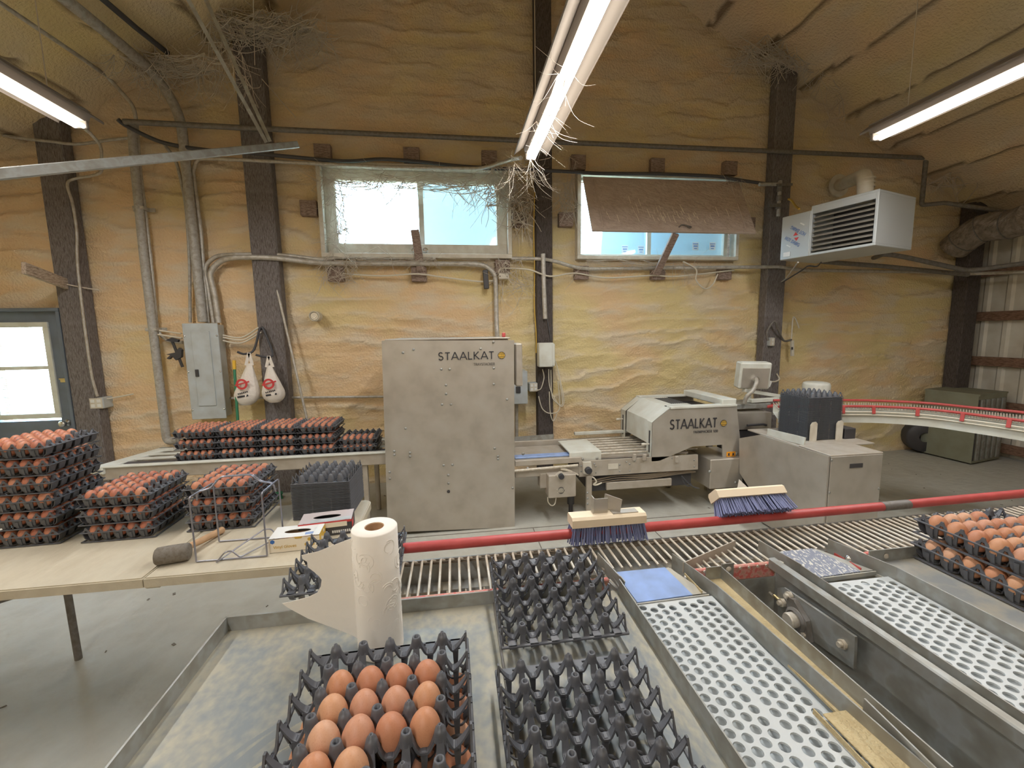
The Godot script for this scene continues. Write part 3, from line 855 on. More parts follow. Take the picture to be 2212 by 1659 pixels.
func build_wall_things() -> void:
	var st := S()
	# electrical panel
	var a := V(-2.623, 1.79, -4.55)
	var b := V(-2.275, 0.838, -4.55)
	var w := b.x - a.x - 0.03
	var t := thing("electrical_panel", "grey steel electrical panel with a narrow door and black latch", "panel", V((a.x + b.x) / 2.0, (a.y + b.y) / 2.0, -4.62))
	var h := a.y - b.y
	box(st, V(0, 0, 0), V(w - 0.03, h - 0.03, 0.14), Basis(), 0.004)
	put("enclosure", st, M.panelgrey, t)
	st = S()
	box(st, V(0, 0, 0.074), V(w, h, 0.012), Basis(), 0.004)
	put("cover", st, M.panelgrey, t)
	st = S()
	box(st, V(0.0, 0.03, 0.084), V(w * 0.52, h * 0.78, 0.012), Basis(), 0.003)
	var pd := put("panel_door", st, M.panelgrey, t)
	st = S()
	box(st, V(-w * 0.19, -0.01, 0.095), V(0.03, 0.07, 0.012), Basis(), 0.002)
	put("latch", st, M.black, pd)
	for x in [-0.46, 0.46]:
		for y in [-0.4, 0.0, 0.37]:
			st = S()
			bolt(st, V(x * w, y * h, 0.08), V(0, 0, 1), 0.008)
			put("screw", st, M.chrome, t)
	outlet(V(-3.482, 1.028, -4.63), 0.12, 0.11, 2, "grey double outlet box at the foot of the cable by the door post")
	outlet(V(0.876, 1.036, -4.63), 0.095, 0.1, 2, "grey four-socket outlet box left of the dark centre post")
	outlet(V(3.754, 1.489, -4.58), 0.06, 0.1, 1, "white outlet on the post behind the monitor box")
	st = S()
	box(st, V(0.564, 2.253, -4.62), V(0.11, 0.062, 0.05), Basis(), 0.006)
	var jb := solo("junction_box", st, M.offwhite, "small cream junction box below the left window's right corner", "box")
	for x in [-0.04, 0.04]:
		st = S()
		bolt(st, V(0.561, 2.251, -4.6) + V(x, 0, 0.005), V(0, 0, 1), 0.005)
		put("screw", st, M.ink, jb)
	# control box with looped cables on the centre post
	var c := V(0.992, 1.403, -4.5)
	st = S()
	box(st, c, V(0.165, 0.26, 0.12), Basis(), 0.008)
	var cb := solo("control_box", st, M.whitemetal, "pale metal control box on the dark centre post", "box")
	st = S()
	box(st, c + V(0.075, 0, 0.0), V(0.03, 0.24, 0.13), Basis(), 0.004)
	put("hinge_side", st, M.whitemetal, cb)
	for pts in [[V(0.967, 1.242, -4.55), V(0.984, 1.147, -4.55), V(0.948, 1.027, -4.55), V(0.895, 1.011, -4.55)], [V(1.037, 1.24, -4.55), V(1.053, 1.023, -4.55), V(1.159, 0.826, -4.55), V(1.212, 0.877, -4.55), V(1.151, 1.193, -4.55), V(1.107, 1.35, -4.55)], [V(1.023, 1.791, -4.55), V(1.048, 1.657, -4.55), V(1.065, 1.547, -4.55)], [V(1.063, 1.231, -4.55), V(1.07, 0.97, -4.55), V(1.105, 0.881, -4.55), V(1.194, 0.843, -4.55), V(1.159, 1.107, -4.55)], [V(0.921, 0.941, -4.55), V(0.963, 0.799, -4.55), V(1.052, 0.743, -4.55), V(1.159, 0.791, -4.55), V(1.142, 1.107, -4.55)], [V(1.044, 0.989, -4.55), V(1.052, 0.76, -4.55), V(1.087, 0.653, -4.55), V(1.132, 0.739, -4.55)]]:
		st = S()
		tube(st, curve(pts, 6), 0.006, 5)
		put("cable", st, M.cable if pts.size() != 3 else M.blackcable, cb)
	pipe("conduit", [V(0.989, 2.483, -4.57), V(0.995, 2.125, -4.57), V(1.007, 1.792, -4.57)], 0.025, M.conduit, "straight grey conduit strapped to the dark centre post", "conduit", 0.05)
	cable("cable", [V(0.909, 3.124, -4.6), V(0.896, 2.712, -4.6), V(0.9, 2.325, -4.6), V(0.893, 1.962, -4.6), V(0.911, 1.625, -4.6), V(0.909, 1.42, -4.6)], 0.006, M.gold, "thin yellow cable down the left edge of the centre post")
	# grey disconnect switch half behind the tray stacker
	st = S()
	c = V(0.704, 1.052, -4.55)
	box(st, c + V(0, 0, -0.06), V(0.17, 0.36, 0.24), Basis(), 0.004)
	var ds := solo("disconnect_switch", st, M.panelgrey, "grey switch box on the foam right of the tray stacker", "switch")
	st = S()
	box(st, c + V(-0.02, -0.02, 0.065), V(0.05, 0.07, 0.02), Basis(), 0.003)
	put("switch_handle", st, M.black, ds)
	pipe("conduit", [c + V(-0.02, -0.16, -0.08), c + V(-0.02, -0.7, -0.12)], 0.02, M.conduit, "short conduit below the grey switch box", "conduit")
	# cut pipe stub filled with foam
	t = thing("pipe_stub", "short cut white pipe stub filled with foam, on the wall left of the stacker", "pipe", V(-1.391, 1.848, -4.68))
	st = S()
	var face := Basis(V(1, 0, 0), V(0, 0, 1), V(0, -1, 0))
	lathe(st, [Vector2(0.052, 0), Vector2(0.052, 0.11), Vector2(0.046, 0.115), Vector2(0.042, 0.11), Vector2(0.042, 0.09)], 20, Transform3D(face, Vector3.ZERO))
	put("pipe", st, M.offwhite, t)
	st = S()
	lathe(st, [Vector2(0.042, 0.09), Vector2(0.036, 0.105), Vector2(0.025, 0.10), Vector2(0.02, 0.112), Vector2(0.008, 0.105), Vector2(0, 0.113)], 11, Transform3D(face, Vector3.ZERO))
	put("foam_plug", st, M.glove, t)
	# bar clamp hanging beside the panel
	t = thing("bar_clamp", "black bar clamp hanging left of the electrical panel", "clamp", V(-2.687, 1.505, -4.55))
	st = S()
	bar(st, V(-0.03, 0.13, 0), V(0.04, -0.14, 0), 0.022, 0.012, V(0, 0, 1))
	put("bar", st, M.black, t)
	st = S()
	slab_z(st, [V(-0.075, 0.125, 0.02), V(-0.02, 0.15, 0.02), V(0.04, 0.13, 0.02), V(0.03, 0.105, 0.02), V(-0.03, 0.11, 0.02)], 0.03)
	put("fixed_jaw", st, M.ink, t)
	st = S()
	slab_z(st, [V(-0.08, -0.01, 0.025), V(0.0, 0.005, 0.025), V(0.04, 0.05, 0.025), V(0.06, 0.03, 0.025), V(0.05, -0.04, 0.025), V(0.0, -0.07, 0.025), V(-0.03, -0.03, 0.025), V(-0.06, -0.06, 0.025), V(-0.08, -0.05, 0.025), V(-0.045, -0.02, 0.025)], 0.035)
	put("trigger_jaw", st, M.black, t)
	# coat hook and the two shopping bags
	t = thing("coat_hook", "bent metal double coat hook above the shopping bags", "hook", V(-1.904, 1.704, -4.58))
	st = S()
	for wp in [[V(-1.911, 1.719, -4.55), V(-1.979, 1.52, -4.55), V(-2.04, 1.483, -4.55), V(-2.088, 1.507, -4.55)], [V(-1.875, 1.726, -4.55), V(-1.807, 1.485, -4.55), V(-1.839, 1.447, -4.55), V(-1.924, 1.475, -4.55)]]:
		var pts := []
		for q in wp: pts.append(q - t.position)
		pts[-1].z += 0.1
		pts[-2].z += 0.06
		tube(st, curve([V(0, 0.02, 0)] + pts, 5), 0.011, 7)
	put("hook_rod", st, M.blackcable, t)
	shopping_bag(V(-1.993, 1.493, -4.47), V(-2.033, 0.977, -4.47), 0.30, "white plastic shopping bag on the hook's left arm, tilted emblem", -0.12)
	shopping_bag(V(-1.805, 1.459, -4.45), V(-1.807, 0.995, -4.45), 0.27, "white plastic shopping bag on the hook's right arm, in front of the post", 0.08)
	# broom handle
	t = thing("green_broom", "green broom handle with a yellow grip leaning beside the electrical panel", "broom", Vector3.ZERO)
	st = S()
	tube(st, [V(-2.153, 1.334, -4.5), V(-2.12, 0.846, -4.4), V(-2.098, 0.328, -4.3), V(-2.03, 0.0, -4.2)], 0.0125, 10)
	put("pole", st, M.green, t)
	st = S()
	tube(st, [V(-2.148, 1.422, -4.5), V(-2.15, 1.403, -4.5), V(-2.153, 1.334, -4.5)], 0.016, 10)
	put("grip", st, M.yellow, t)
	# plank bracket on the door post
	st = S()
	bar(st, V(-3.502, 2.248, -4.1), V(-3.593, 2.173, -4.6), 0.03, 0.1, Vector3.UP, 0.004)
	solo("plank", st, M.fadedwood, "dusty plank sticking out of the door post above the door", "board")
	cable("cable", [V(-3.59, 2.171, -4.58), V(-3.48, 2.144, -4.6), V(-3.37, 2.121, -4.66)], 0.007, M.web, "dusty wire from the plank across the door post")
	cable("cable", [V(-3.465, 1.074, -4.6), V(-3.415, 1.063, -4.66), V(-3.202, 1.099, -4.68)], 0.008, M.cable, "dusty cable lying on the foam right of the door outlet")
	var cl := [[V(-2.846, 1.726, -4.6), V(-2.655, 1.693, -4.6)], [V(-2.864, 1.689, -4.6), V(-2.653, 1.647, -4.6)], [V(-2.276, 1.671, -4.6), V(-2.106, 1.645, -4.6), V(-1.938, 1.743, -4.6)], [V(-2.278, 1.648, -4.6), V(-2.094, 1.622, -4.6), V(-1.925, 1.72, -4.6)], [V(-2.281, 1.617, -4.6), V(-2.111, 1.591, -4.6), V(-1.912, 1.696, -4.6)]]
	var nm := ["upper pale cable into the panel's left side", "lower pale cable into the panel's left side", "top one of three cables from the panel to the hook post", "middle one of three cables from the panel to the hook post", "lowest of three cables from the panel to the hook post"]
	for i in cl.size():
		cable("cable", cl[i], 0.008, M.cable, nm[i])
	# wood blocks set in the foam around the windows
	var blocks := [[-1.23, 3.47, "above the left window's left end"], [-0.36, 3.475, "above the middle of the left window"], [0.44, 3.475, "above the left window's right end"], [-1.4, 2.93, "left of the left window"], [0.75, 2.86, "right of the left window, under cobwebs"], [-1.18, 2.28, "below the left window's left end"], [-0.335, 2.28, "below the middle of the left window behind the stick"], [0.56, 2.36, "below the left window's right end"], [1.41, 3.47, "above the right window's left end"], [2.32, 3.47, "above the middle of the right window"], [3.2, 3.47, "above the right window's right end"], [1.27, 2.87, "left of the right window"], [3.46, 2.86, "right of the right window beside the shutter"], [1.45, 2.3, "below the right window's left end"], [2.36, 2.3, "below the middle of the right window, holding the prop"], [3.19, 2.3, "below the right window's right end"]]
	for i in blocks.size():
		var k = blocks[i]
		st = S()
		box(st, V(k[0], k[1], -4.695), V(0.16, 0.15, 0.07), Basis(), 0.004)
		solo("wood_block", st, M.block, "brown wooden block in the foam " + k[2], "block", "wooden blocks around the windows")
	# black bracket under the left window
	st = S()
	box(st, V(0.372, 2.222, -4.64), V(0.055, 0.2, 0.05), Basis(V(0, 0, 1), 0.05), 0.006)
	solo("rail_bracket", st, M.black, "sooty black bracket left of the cream junction box", "bracket")
	# tool cord and power strip right of the right post
	cable("cord", [V(3.657, 1.507, -4.5), V(3.64, 1.615, -4.5), V(3.723, 1.73, -4.5), V(3.796, 1.631, -4.52), V(3.944, 1.5, -4.6), V(4.065, 1.506, -4.62)], 0.012, M.darkpipe, "grey cord looped over the post to the hanging power strip", "cord")
	cable("cord", [V(4.064, 1.516, -4.62), V(4.068, 1.757, -4.62), V(4.099, 1.761, -4.62), V(4.159, 1.645, -4.62)], 0.008, M.cable, "thin pale cord hanging above the power strip", "cord")
	st = S()
	box(st, V(4.083, 1.403, -4.62), V(0.035, 0.19, 0.03), Basis(V(0, 0, 1), 0.08), 0.004)
	var ps := solo("power_strip", st, M.offwhite, "narrow white power strip hanging right of the right post", "strip")
	st = S()
	box(st, V(4.065, 1.404, -4.6), V(0.02, 0.03, 0.01), Basis(V(0, 0, 1), 0.08), 0.002)
	put("switch", st, M.ink, ps)
	build_heater()
	# wrapped duct in the right corner
	t = thing("insulated_duct", "sooty wrapped duct elbow in the upper right corner", "duct", Vector3.ZERO)
	st = S()
	var dpts := curve([V(6.219, 2.607, -4.6), V(6.197, 2.704, -4.45), V(6.21, 2.777, -4.3), V(6.248, 2.764, -4.1), V(6.212, 2.794, -3.9)], 6)
	tube(st, dpts, 0.16, 18)
	put("wrapping", st, M.duct, t)
	for i in [4, 11, 18]:
		st = S()
		tube(st, [dpts[i], dpts[i].lerp(dpts[i + 1], 0.3)], 0.166, 18)
		put("band", st, M.darkpipe, t)

func shopping_bag(top: Vector3, bottom: Vector3, w: float, label: String, tilt: float) -> void:
	var h := top.y - bottom.y
	var t := thing("shopping_bag", label, "bag", bottom, 0.0)
	var st := S()
	var nu := 26
	var nv := 16
	var pts := []
	for i in nv + 1:
		var v := i / float(nv)
		var row := []
		# full at the bottom, gathered at the neck
		var half := w / 2.0 * (pow(sin(clampf(0.1 + v * 4.0, 0.0, PI / 2.0)), 0.5)) * (1.0 - pow(v, 1.15) * 0.86)
		var dep := half * 0.5 + 0.004
		for j in nu:
			var a := TAU * j / nu
			var crease := 1.0 + 0.07 * sin(a * 5.0 + v * 6.0) * v + 0.05 * sin(a * 9.0 + 2.0)
			row.append(V(cos(a) * half * crease + tilt * (1.0 - v) * 0.25 + (top.x - bottom.x) * v, v * h * 0.8, sin(a) * dep * crease))
		pts.append(row)
	for i in nv:
		for j in nu:
			var k := (j + 1) % nu
			quad(st, pts[i][j], pts[i + 1][j], pts[i + 1][k], pts[i][k])
	st.generate_normals()
	put("bag", st, M.bag, t)
	for s in [-1.0, 1.0]:
		st = S()
		bar(st, V((top.x - bottom.x) * 0.8 + s * 0.03, h * 0.76, 0), V(top.x - bottom.x, h, 0), 0.03, 0.006, V(0, 0, 1), 0.002)
		put("handle", st, M.bag, t)
	st = S()
	var face := Basis(V(1, 0, 0), V(0, 0, 1), V(0, -1, 0)).rotated(V(0, 0, 1), tilt * 2.0)
	var fz := w * 0.27
	lathe(st, [Vector2(0.052, 0), Vector2(0.052, 0.003), Vector2(0.033, 0.003), Vector2(0.033, 0)], 24, Transform3D(face, V(tilt * 0.12, h * 0.42, fz)))
	bar(st, V(tilt * 0.12 - 0.06, h * 0.42 - 0.01, fz + 0.003), V(tilt * 0.12 + 0.07, h * 0.42 + 0.025, fz + 0.003), 0.014, 0.004, V(0, 0, 1))
	put("emblem", st, M.redink, t)
	st = S()
	for i in 6:
		box(st, V(tilt * 0.16 + (i - 2.5) * 0.016, h * 0.235 + i * 0.004, fz - 0.012), V(0.009, 0.014, 0.004))
	bar(st, V(tilt * 0.2 - 0.05, h * 0.17, fz - 0.02), V(tilt * 0.2 + 0.05, h * 0.20, fz - 0.02), 0.018, 0.004, V(0, 0, 1))
	put("print", st, M.ink, t)

func build_heater() -> void:
	var n := V(3.651, 2.819, -3.3)
	var f := V(3.407, 2.819, -4.092)
	var yb := 2.35
	var right := V(n.x - f.x, 0, n.z - f.z)
	var w := right.length()
	right = right.normalized()
	var back := V(right.z, 0, -right.x)
	if back.z > 0: back = -back
	var bas := Basis(right, Vector3.UP, -back)
	var t := thing("unit_heater", "grey ceiling-hung unit heater with louvres and a white vent", "heater", V(n.x, yb, n.z))
	t.basis = bas
	var h := n.y - yb
	var d := 0.62
	var st := S()
	# casing as a shell open in front
	var lw := w * 0.34
	box(st, V(-lw / 2.0 - (w - lw), h * 0.46, -d / 2.0), V(lw, h * 0.92, d), Basis(), 0.005)
	put("control_side", st, M.heater, t)
	var bw := w - lw
	st = S()
	box(st, V(-bw / 2.0, h - 0.012, -d / 2.0), V(bw, 0.024, d), Basis(), 0.004)
	box(st, V(-bw / 2.0, 0.012, -d / 2.0), V(bw, 0.024, d), Basis(), 0.004)
	box(st, V(-0.012, h / 2.0, -d / 2.0), V(0.024, h - 0.04, d), Basis(), 0.004)
	box(st, V(-bw + 0.006, h / 2.0, -d / 2.0), V(0.012, h - 0.04, d), Basis(), 0.003)
	box(st, V(-bw / 2.0, h - 0.045, -0.012), V(bw, 0.06, 0.02), Basis(), 0.004)
	put("casing", st, M.heater, t)
	st = S()
	box(st, V(-bw / 2.0, h / 2.0, -0.35), V(bw - 0.04, h - 0.05, 0.02))
	put("heat_exchanger", st, M.black, t)
	for i in 8:
		st = S()
		var y := 0.055 + i * (h - 0.16) / 7.0
		box(st, V(-bw / 2.0 - 0.005, y, -0.03), V(bw - 0.05, 0.006, 0.05), Basis(V(1, 0, 0), 0.5), 0.002)
		put("louvre", st, M.steel, t)
	text("lettering", "HOT DAWG", V(-w + lw * 0.42, h * 0.36, 0.003), lw * 0.62, 0.032, Basis(V(0, 0, 1), -0.62), M.blueink, t)
	text("lettering", "HOT DAWG", V(-w + lw * 0.6, h * 0.56, 0.003), lw * 0.62, 0.032, Basis(V(0, 0, 1), -0.62 + PI), M.blueink, t)
	st = S()
	for p in [[0.52, 0.50, 1.0], [0.56, 0.40, -1.0]]:
		var cx : float = -w + lw * p[0]
		var cy : float = h * p[1]
		slab_z(st, [V(cx - 0.022, cy - 0.012 * p[2], 0.004), V(cx + 0.022, cy - 0.012 * p[2], 0.004), V(cx, cy + 0.02 * p[2], 0.004)], 0.003)
	put("warning_mark", st, M.redink, t)
	st = S()
	box(st, V(-w + 0.07, 0.05, 0.003), V(0.07, 0.045, 0.003))
	for p in [[0.74, 0.68], [0.3, 0.28]]:
		box(st, V(-w + lw * p[0], h * p[1], 0.003), V(0.05, 0.012, 0.003), Basis(V(0, 0, 1), -0.6))
	put("label", st, M.white, t)
	# vent pipe up, elbow, and back to the wall flange
	st = S()
	var inv := bas.inverse()
	var top := inv * (V(3.784, 2.877, -3.55) - t.position)
	var el := inv * (V(3.768, 3.043, -3.55) - t.position)
	var wl := inv * (V(4.62, 3.326, -4.68) - t.position)
	tube(st, bend([top - V(0, 0.1, 0), el + V(0, -0.02, 0), wl], 0.12, 4), 0.062, 18)
	var vent := put("vent_pipe", st, M.offwhite, t)
	for k in 3:
		st = S()
		tube(st, [top + V(0, 0.03 + 0.035 * k, 0), top + V(0, 0.042 + 0.035 * k, 0)], 0.066, 18)
		put("vent_band", st, M.offwhite, vent)
	st = S()
	var wd := inv * V(0, 0, 1)
	var bx := wd.cross(Vector3.UP).normalized()
	lathe(st, [Vector2(0.06, 0), Vector2(0.13, 0), Vector2(0.13, 0.012), Vector2(0.075, 0.02), Vector2(0.07, 0.05)], 22, Transform3D(Basis(bx, wd, bx.cross(wd)), wl - wd * 0.01))
	put("wall_flange", st, M.offwhite, t)
	# gas valve train on the post
	var g := thing("gas_valve", "brown gas pipe tee with shutoff valves on the post left of the heater", "valve", V(3.734, 3.118, -4.55))
	st = S()
	tube(st, [V(3.476, 3.261, -4.55) - g.position, V(3.724, 3.269, -4.55) - g.position], 0.02, 10)
	tube(st, [V(0, 0.19, 0), V(0.0, -0.2, 0)], 0.022, 10)
	put("pipe", st, M.pipe, g)
	for y in [0.1, -0.0, -0.09]:
		st = S()
		lathe(st, [Vector2(0, -0.03), Vector2(0.032, -0.03), Vector2(0.032, 0.03), Vector2(0, 0.03)], 8, Transform3D(Basis(), V(0, y, 0)))
		put("fitting", st, M.darkpipe, g)
	st = S()
	bar(st, V(-0.07, 0.13, 0.04), V(0.12, 0.14, 0.04), 0.025, 0.015, V(0, 0, 1))
	put("valve_handle", st, M.darkpipe, g)
	st = S()
	bar(st, V(-0.15, -0.09, 0.03), V(0.0, -0.085, 0.03), 0.035, 0.02, V(0, 0, 1))
	put("valve_handle", st, M.darkpipe, g)
	cable("cable", [V(3.811, 3.096, -4.5), V(3.765, 3.049, -4.4), V(3.642, 2.933, -4.2), V(3.513, 2.844, -4)], 0.011, M.gold, "short yellow gas hose from the valve to the heater", "hose")
	cable("cable", [V(3.709, 2.302, -3.9), V(3.848, 2.293, -4.1), V(3.841, 2.312, -4.2), V(3.942, 2.293, -4.4), V(3.831, 2.176, -4.55)], 0.007, M.blackcable, "thin black cable drooping from the heater's underside to the post")
	cable("cable", [V(3.185, 2.251, -3.6), V(3.48, 2.242, -4), V(3.673, 2.196, -4.3), V(3.826, 2.185, -4.55)], 0.007, M.pipe, "grey cable running from the heater's left end down the post")

# ---------- machines ----------
func globe(parent: Node, at: Vector3, r: float) -> void:
	var f := Basis(V(1, 0, 0), V(0, 0, 1), V(0, -1, 0))
	var st := S()
	lathe(st, [Vector2(r, 0), Vector2(r, 0.002), Vector2(0, 0.002)], 28, Transform3D(f, at))
	var g := put("globe_emblem", st, M.yellow, parent)
	st = S()
	lathe(st, [Vector2(r * 1.02, 0), Vector2(r * 1.02, 0.0035), Vector2(r * 0.9, 0.0035), Vector2(r * 0.9, 0)], 28, Transform3D(f, at))
	for x in [-0.42, 0.0, 0.42]:
		var arc := []
		for i in 9:
			var a := -1.0 + 2.0 * i / 8.0
			arc.append(at + V(x * r * sqrt(maxf(1.0 - a * a * 0.9, 0.0)) * 1.15, a * r * 0.92, 0.0025))
		tube(st, arc, r * 0.05, 5)
	for y in [-0.36, 0.36]:
		bar(st, at + V(-r * 0.85, y * r, 0.0025), at + V(r * 0.85, y * r, 0.0025), r * 0.1, 0.002, V(0, 0, 1))
	put("grid", st, M.ink, g)

# wide sans capitals built of strokes: width 8 letters
func big_name(parent: Node, at: Vector3, w: float, h: float, m: Material) -> void:
	var word := "STAALKAT"
	var adv := [0.82, 0.8, 1.05, 1.05, 0.72, 0.92, 1.05, 0.8]
	var total := 0.0
	for a in adv: total += a
	var u := w / total
	var x := at.x
	var tk := h * 0.135
	for i in 8:
		var st := S()
		var cw : float = adv[i] * u * 0.86
		var q := func(px, py): return V(x + px * cw, at.y + py * h, at.z)
		match word[i]:
			"S":
				var pts := []
				for k in 25:
					var t := k / 24.0
					var a : float
					if t < 0.5:
						a = lerpf(0.5, 4.7, t * 2.0)
						pts.append(V(x + cw * (0.42 + 0.33 * cos(a)), at.y + h * (0.735 + 0.235 * sin(a)), at.z))
					else:
						a = lerpf(1.57, -2.7, (t - 0.5) * 2.0)
						pts.append(V(x + cw * (0.42 + 0.37 * cos(a)), at.y + h * (0.265 + 0.235 * sin(a)), at.z))
				for k in 24: bar(st, pts[k], pts[k + 1] + (pts[k + 1] - pts[k]) * 0.25, tk, 0.0025, V(0, 0, 1))
			"T":
				bar(st, q.call(0.02, 0.94), q.call(0.9, 0.94), tk, 0.0025, V(0, 0, 1))
				bar(st, q.call(0.46, 0.0), q.call(0.46, 0.9), tk, 0.0025, V(0, 0, 1))
			"A":
				bar(st, q.call(0.0, 0.0), q.call(0.5, 1.0), tk, 0.0025, V(0, 0, 1))
				bar(st, q.call(1.0, 0.0), q.call(0.5, 1.0), tk, 0.0025, V(0, 0, 1))
				bar(st, q.call(0.22, 0.32), q.call(0.78, 0.32), tk * 0.9, 0.0025, V(0, 0, 1))
			"L":
				bar(st, q.call(0.12, 0.0), q.call(0.12, 1.0), tk, 0.0025, V(0, 0, 1))
				bar(st, q.call(0.12, 0.06), q.call(0.85, 0.06), tk, 0.0025, V(0, 0, 1))
			"K":
				bar(st, q.call(0.1, 0.0), q.call(0.1, 1.0), tk, 0.0025, V(0, 0, 1))
				bar(st, q.call(0.1, 0.42), q.call(0.8, 1.0), tk, 0.0025, V(0, 0, 1))
				bar(st, q.call(0.26, 0.52), q.call(0.92, 0.0), tk, 0.0025, V(0, 0, 1))
		put("letter", st, m, parent)
		x += adv[i] * u

func build_stacker() -> void:
	var t := thing("tray_stacker", "tall grey steel tray stacker cabinet with lettering and rows of bolts", "machine", Vector3.ZERO)
	var zf := -3.4
	var st := S()
	slab_z(st, [V(-0.55, 1.604, -3.4), V(-0.583, 0.035, -3.4), V(0.471, -0.005, -3.4), V(0.491, 1.587, -3.4)], 0.012)
	put("front_panel", st, M.steel, t)
	st = S()
	box(st, V(-0.035, 0.82, -3.82), V(0.96, 1.56, 0.8), Basis(), 0.006)
	put("cabinet", st, M.dullsteel, t)
	st = S()
	box(st, V(-0.035, 1.606, -3.82), V(0.985, 0.012, 0.84), Basis(), 0.004)
	put("lid", st, M.dullsteel, t)
	var spots := [V(-0.392, 1.507, -3.398), V(-0.31, 1.53, -3.398), V(0.218, 1.524, -3.398), V(0.322, 1.576, -3.398), V(0.32, 1.365, -3.398), V(0.317, 1.234, -3.398), V(0.424, 1.104, -3.398), V(-0.1, 1.368, -3.398), V(-0.034, 1.367, -3.398), V(-0.068, 1.239, -3.398), V(-0.069, 1.168, -3.398), V(-0.104, 1.083, -3.398), V(-0.033, 1.08, -3.398), V(-0.4, 0.9, -3.398), V(-0.497, 0.718, -3.398), V(-0.498, 0.688, -3.398), V(-0.374, 0.698, -3.398), V(-0.375, 0.668, -3.398), V(0.313, 0.696, -3.398), V(0.34, 0.627, -3.398), V(0.339, 0.604, -3.398), V(-0.11, 0.577, -3.398), V(-0.039, 0.578, -3.398), V(-0.543, 0.547, -3.398), V(-0.542, 0.492, -3.398), V(-0.075, 0.493, -3.398), V(-0.076, 0.422, -3.398), V(0.458, 0.345, -3.398)]
	for p in spots:
		st = S()
		bolt(st, p, V(0, 0, 1), 0.0085)
		put("bolt", st, M.galv, t)
	st = S()
	for p in [V(-0.078, 0.352, -3.397), V(0.459, 0.508, -3.397), V(0.458, 0.426, -3.397), V(-0.393, 0.827, -3.397), V(-0.385, 0.922, -3.397)]:
		lathe(st, [Vector2(0.013, 0), Vector2(0.013, 0.002), Vector2(0, 0.002)], 14, Transform3D(Basis(V(1, 0, 0), V(0, 0, 1), V(0, -1, 0)), p))
		break
	put("hole_plug", st, M.black, t)
	var a := V(-0.119, 1.44, -3.397)
	var b := V(0.334, 1.506, -3.397)
	big_name(t, V(a.x, a.y, -3.397), b.x - a.x, b.y - a.y - 0.004, M.ink)
	var c := V(0.244, 1.4, -3.398)
	text("lettering", "TRAYSTACKER", V(c.x, c.y, -3.397), 0.172, 0.022, Basis(), M.ink, t)
	globe(t, V(0.386, 1.468, -3.398), 0.029)
	st = S()
	for x in [-0.45, 0.4]:
		box(st, V(x, 0.02, -3.5), V(0.04, 0.04, 0.04), Basis(), 0.004)
		box(st, V(x, 0.02, -4.1), V(0.04, 0.04, 0.04), Basis(), 0.004)
	put("foot", st, M.darkpipe, t)
	st = S()
	box(st, V(0.539, 1.379, -3.62) , V(0.06, 0.36, 0.3), Basis(), 0.01)
	put("side_cover", st, M.dullsteel, t)
	st = S()
	box(st, V(0.43, 1.63, -3.6), V(0.03, 0.04, 0.03), Basis(), 0.006)
	put("stop_button", st, M.red, t)

func build_left_conveyor() -> void:
	var t := thing("tray_conveyor", "grey conveyor carrying the egg stacks out of the left side of the stacker", "conveyor", Vector3.ZERO)
	var y := 0.69
	var st := S()
	bar(st, V(-2.68, y - 0.045, -3.47), V(-0.545, y - 0.045, -3.47), 0.03, 0.10, Vector3.UP, 0.006)
	put("front_rail", st, M.dullsteel, t)
	st = S()
	bar(st, V(-2.68, y + 0.008, -3.465), V(-0.545, y + 0.008, -3.465), 0.05, 0.014, Vector3.UP, 0.004)
	put("edge_strip", st, M.whitemetal, t)
	st = S()
	bar(st, V(-2.60, y - 0.045, -4.0), V(-0.545, y - 0.045, -4.0), 0.03, 0.10, Vector3.UP, 0.006)
	put("back_rail", st, M.dullsteel, t)
	st = S()
	bar(st, V(-2.68, y - 0.02, -3.45), V(-2.52, y - 0.02, -4.02), 0.12, 0.05, Vector3.UP, 0.006)
	put("end_plate", st, M.whitemetal, t)
	for z in [-3.56, -3.68, -3.80, -3.92]:
		st = S()
		bar(st, V(-2.55, y, z), V(-0.545, y, z), 0.05, 0.012, Vector3.UP, 0.003)
		put("belt", st, M.whitemetal if z < -3.6 else M.black, t)
	st = S()
	box(st, V(-1.6, y - 0.03, -3.74), V(1.9, 0.012, 0.5))
	put("bed_plate", st, M.dullsteel, t)
	for x in [-2.45, -0.75]:
		for z in [-3.5, -3.98]:
			st = S()
			box(st, V(x, (y - 0.09) / 2.0, z), V(0.04, y - 0.09, 0.04), Basis(), 0.004)
			put("leg", st, M.dullsteel, t)

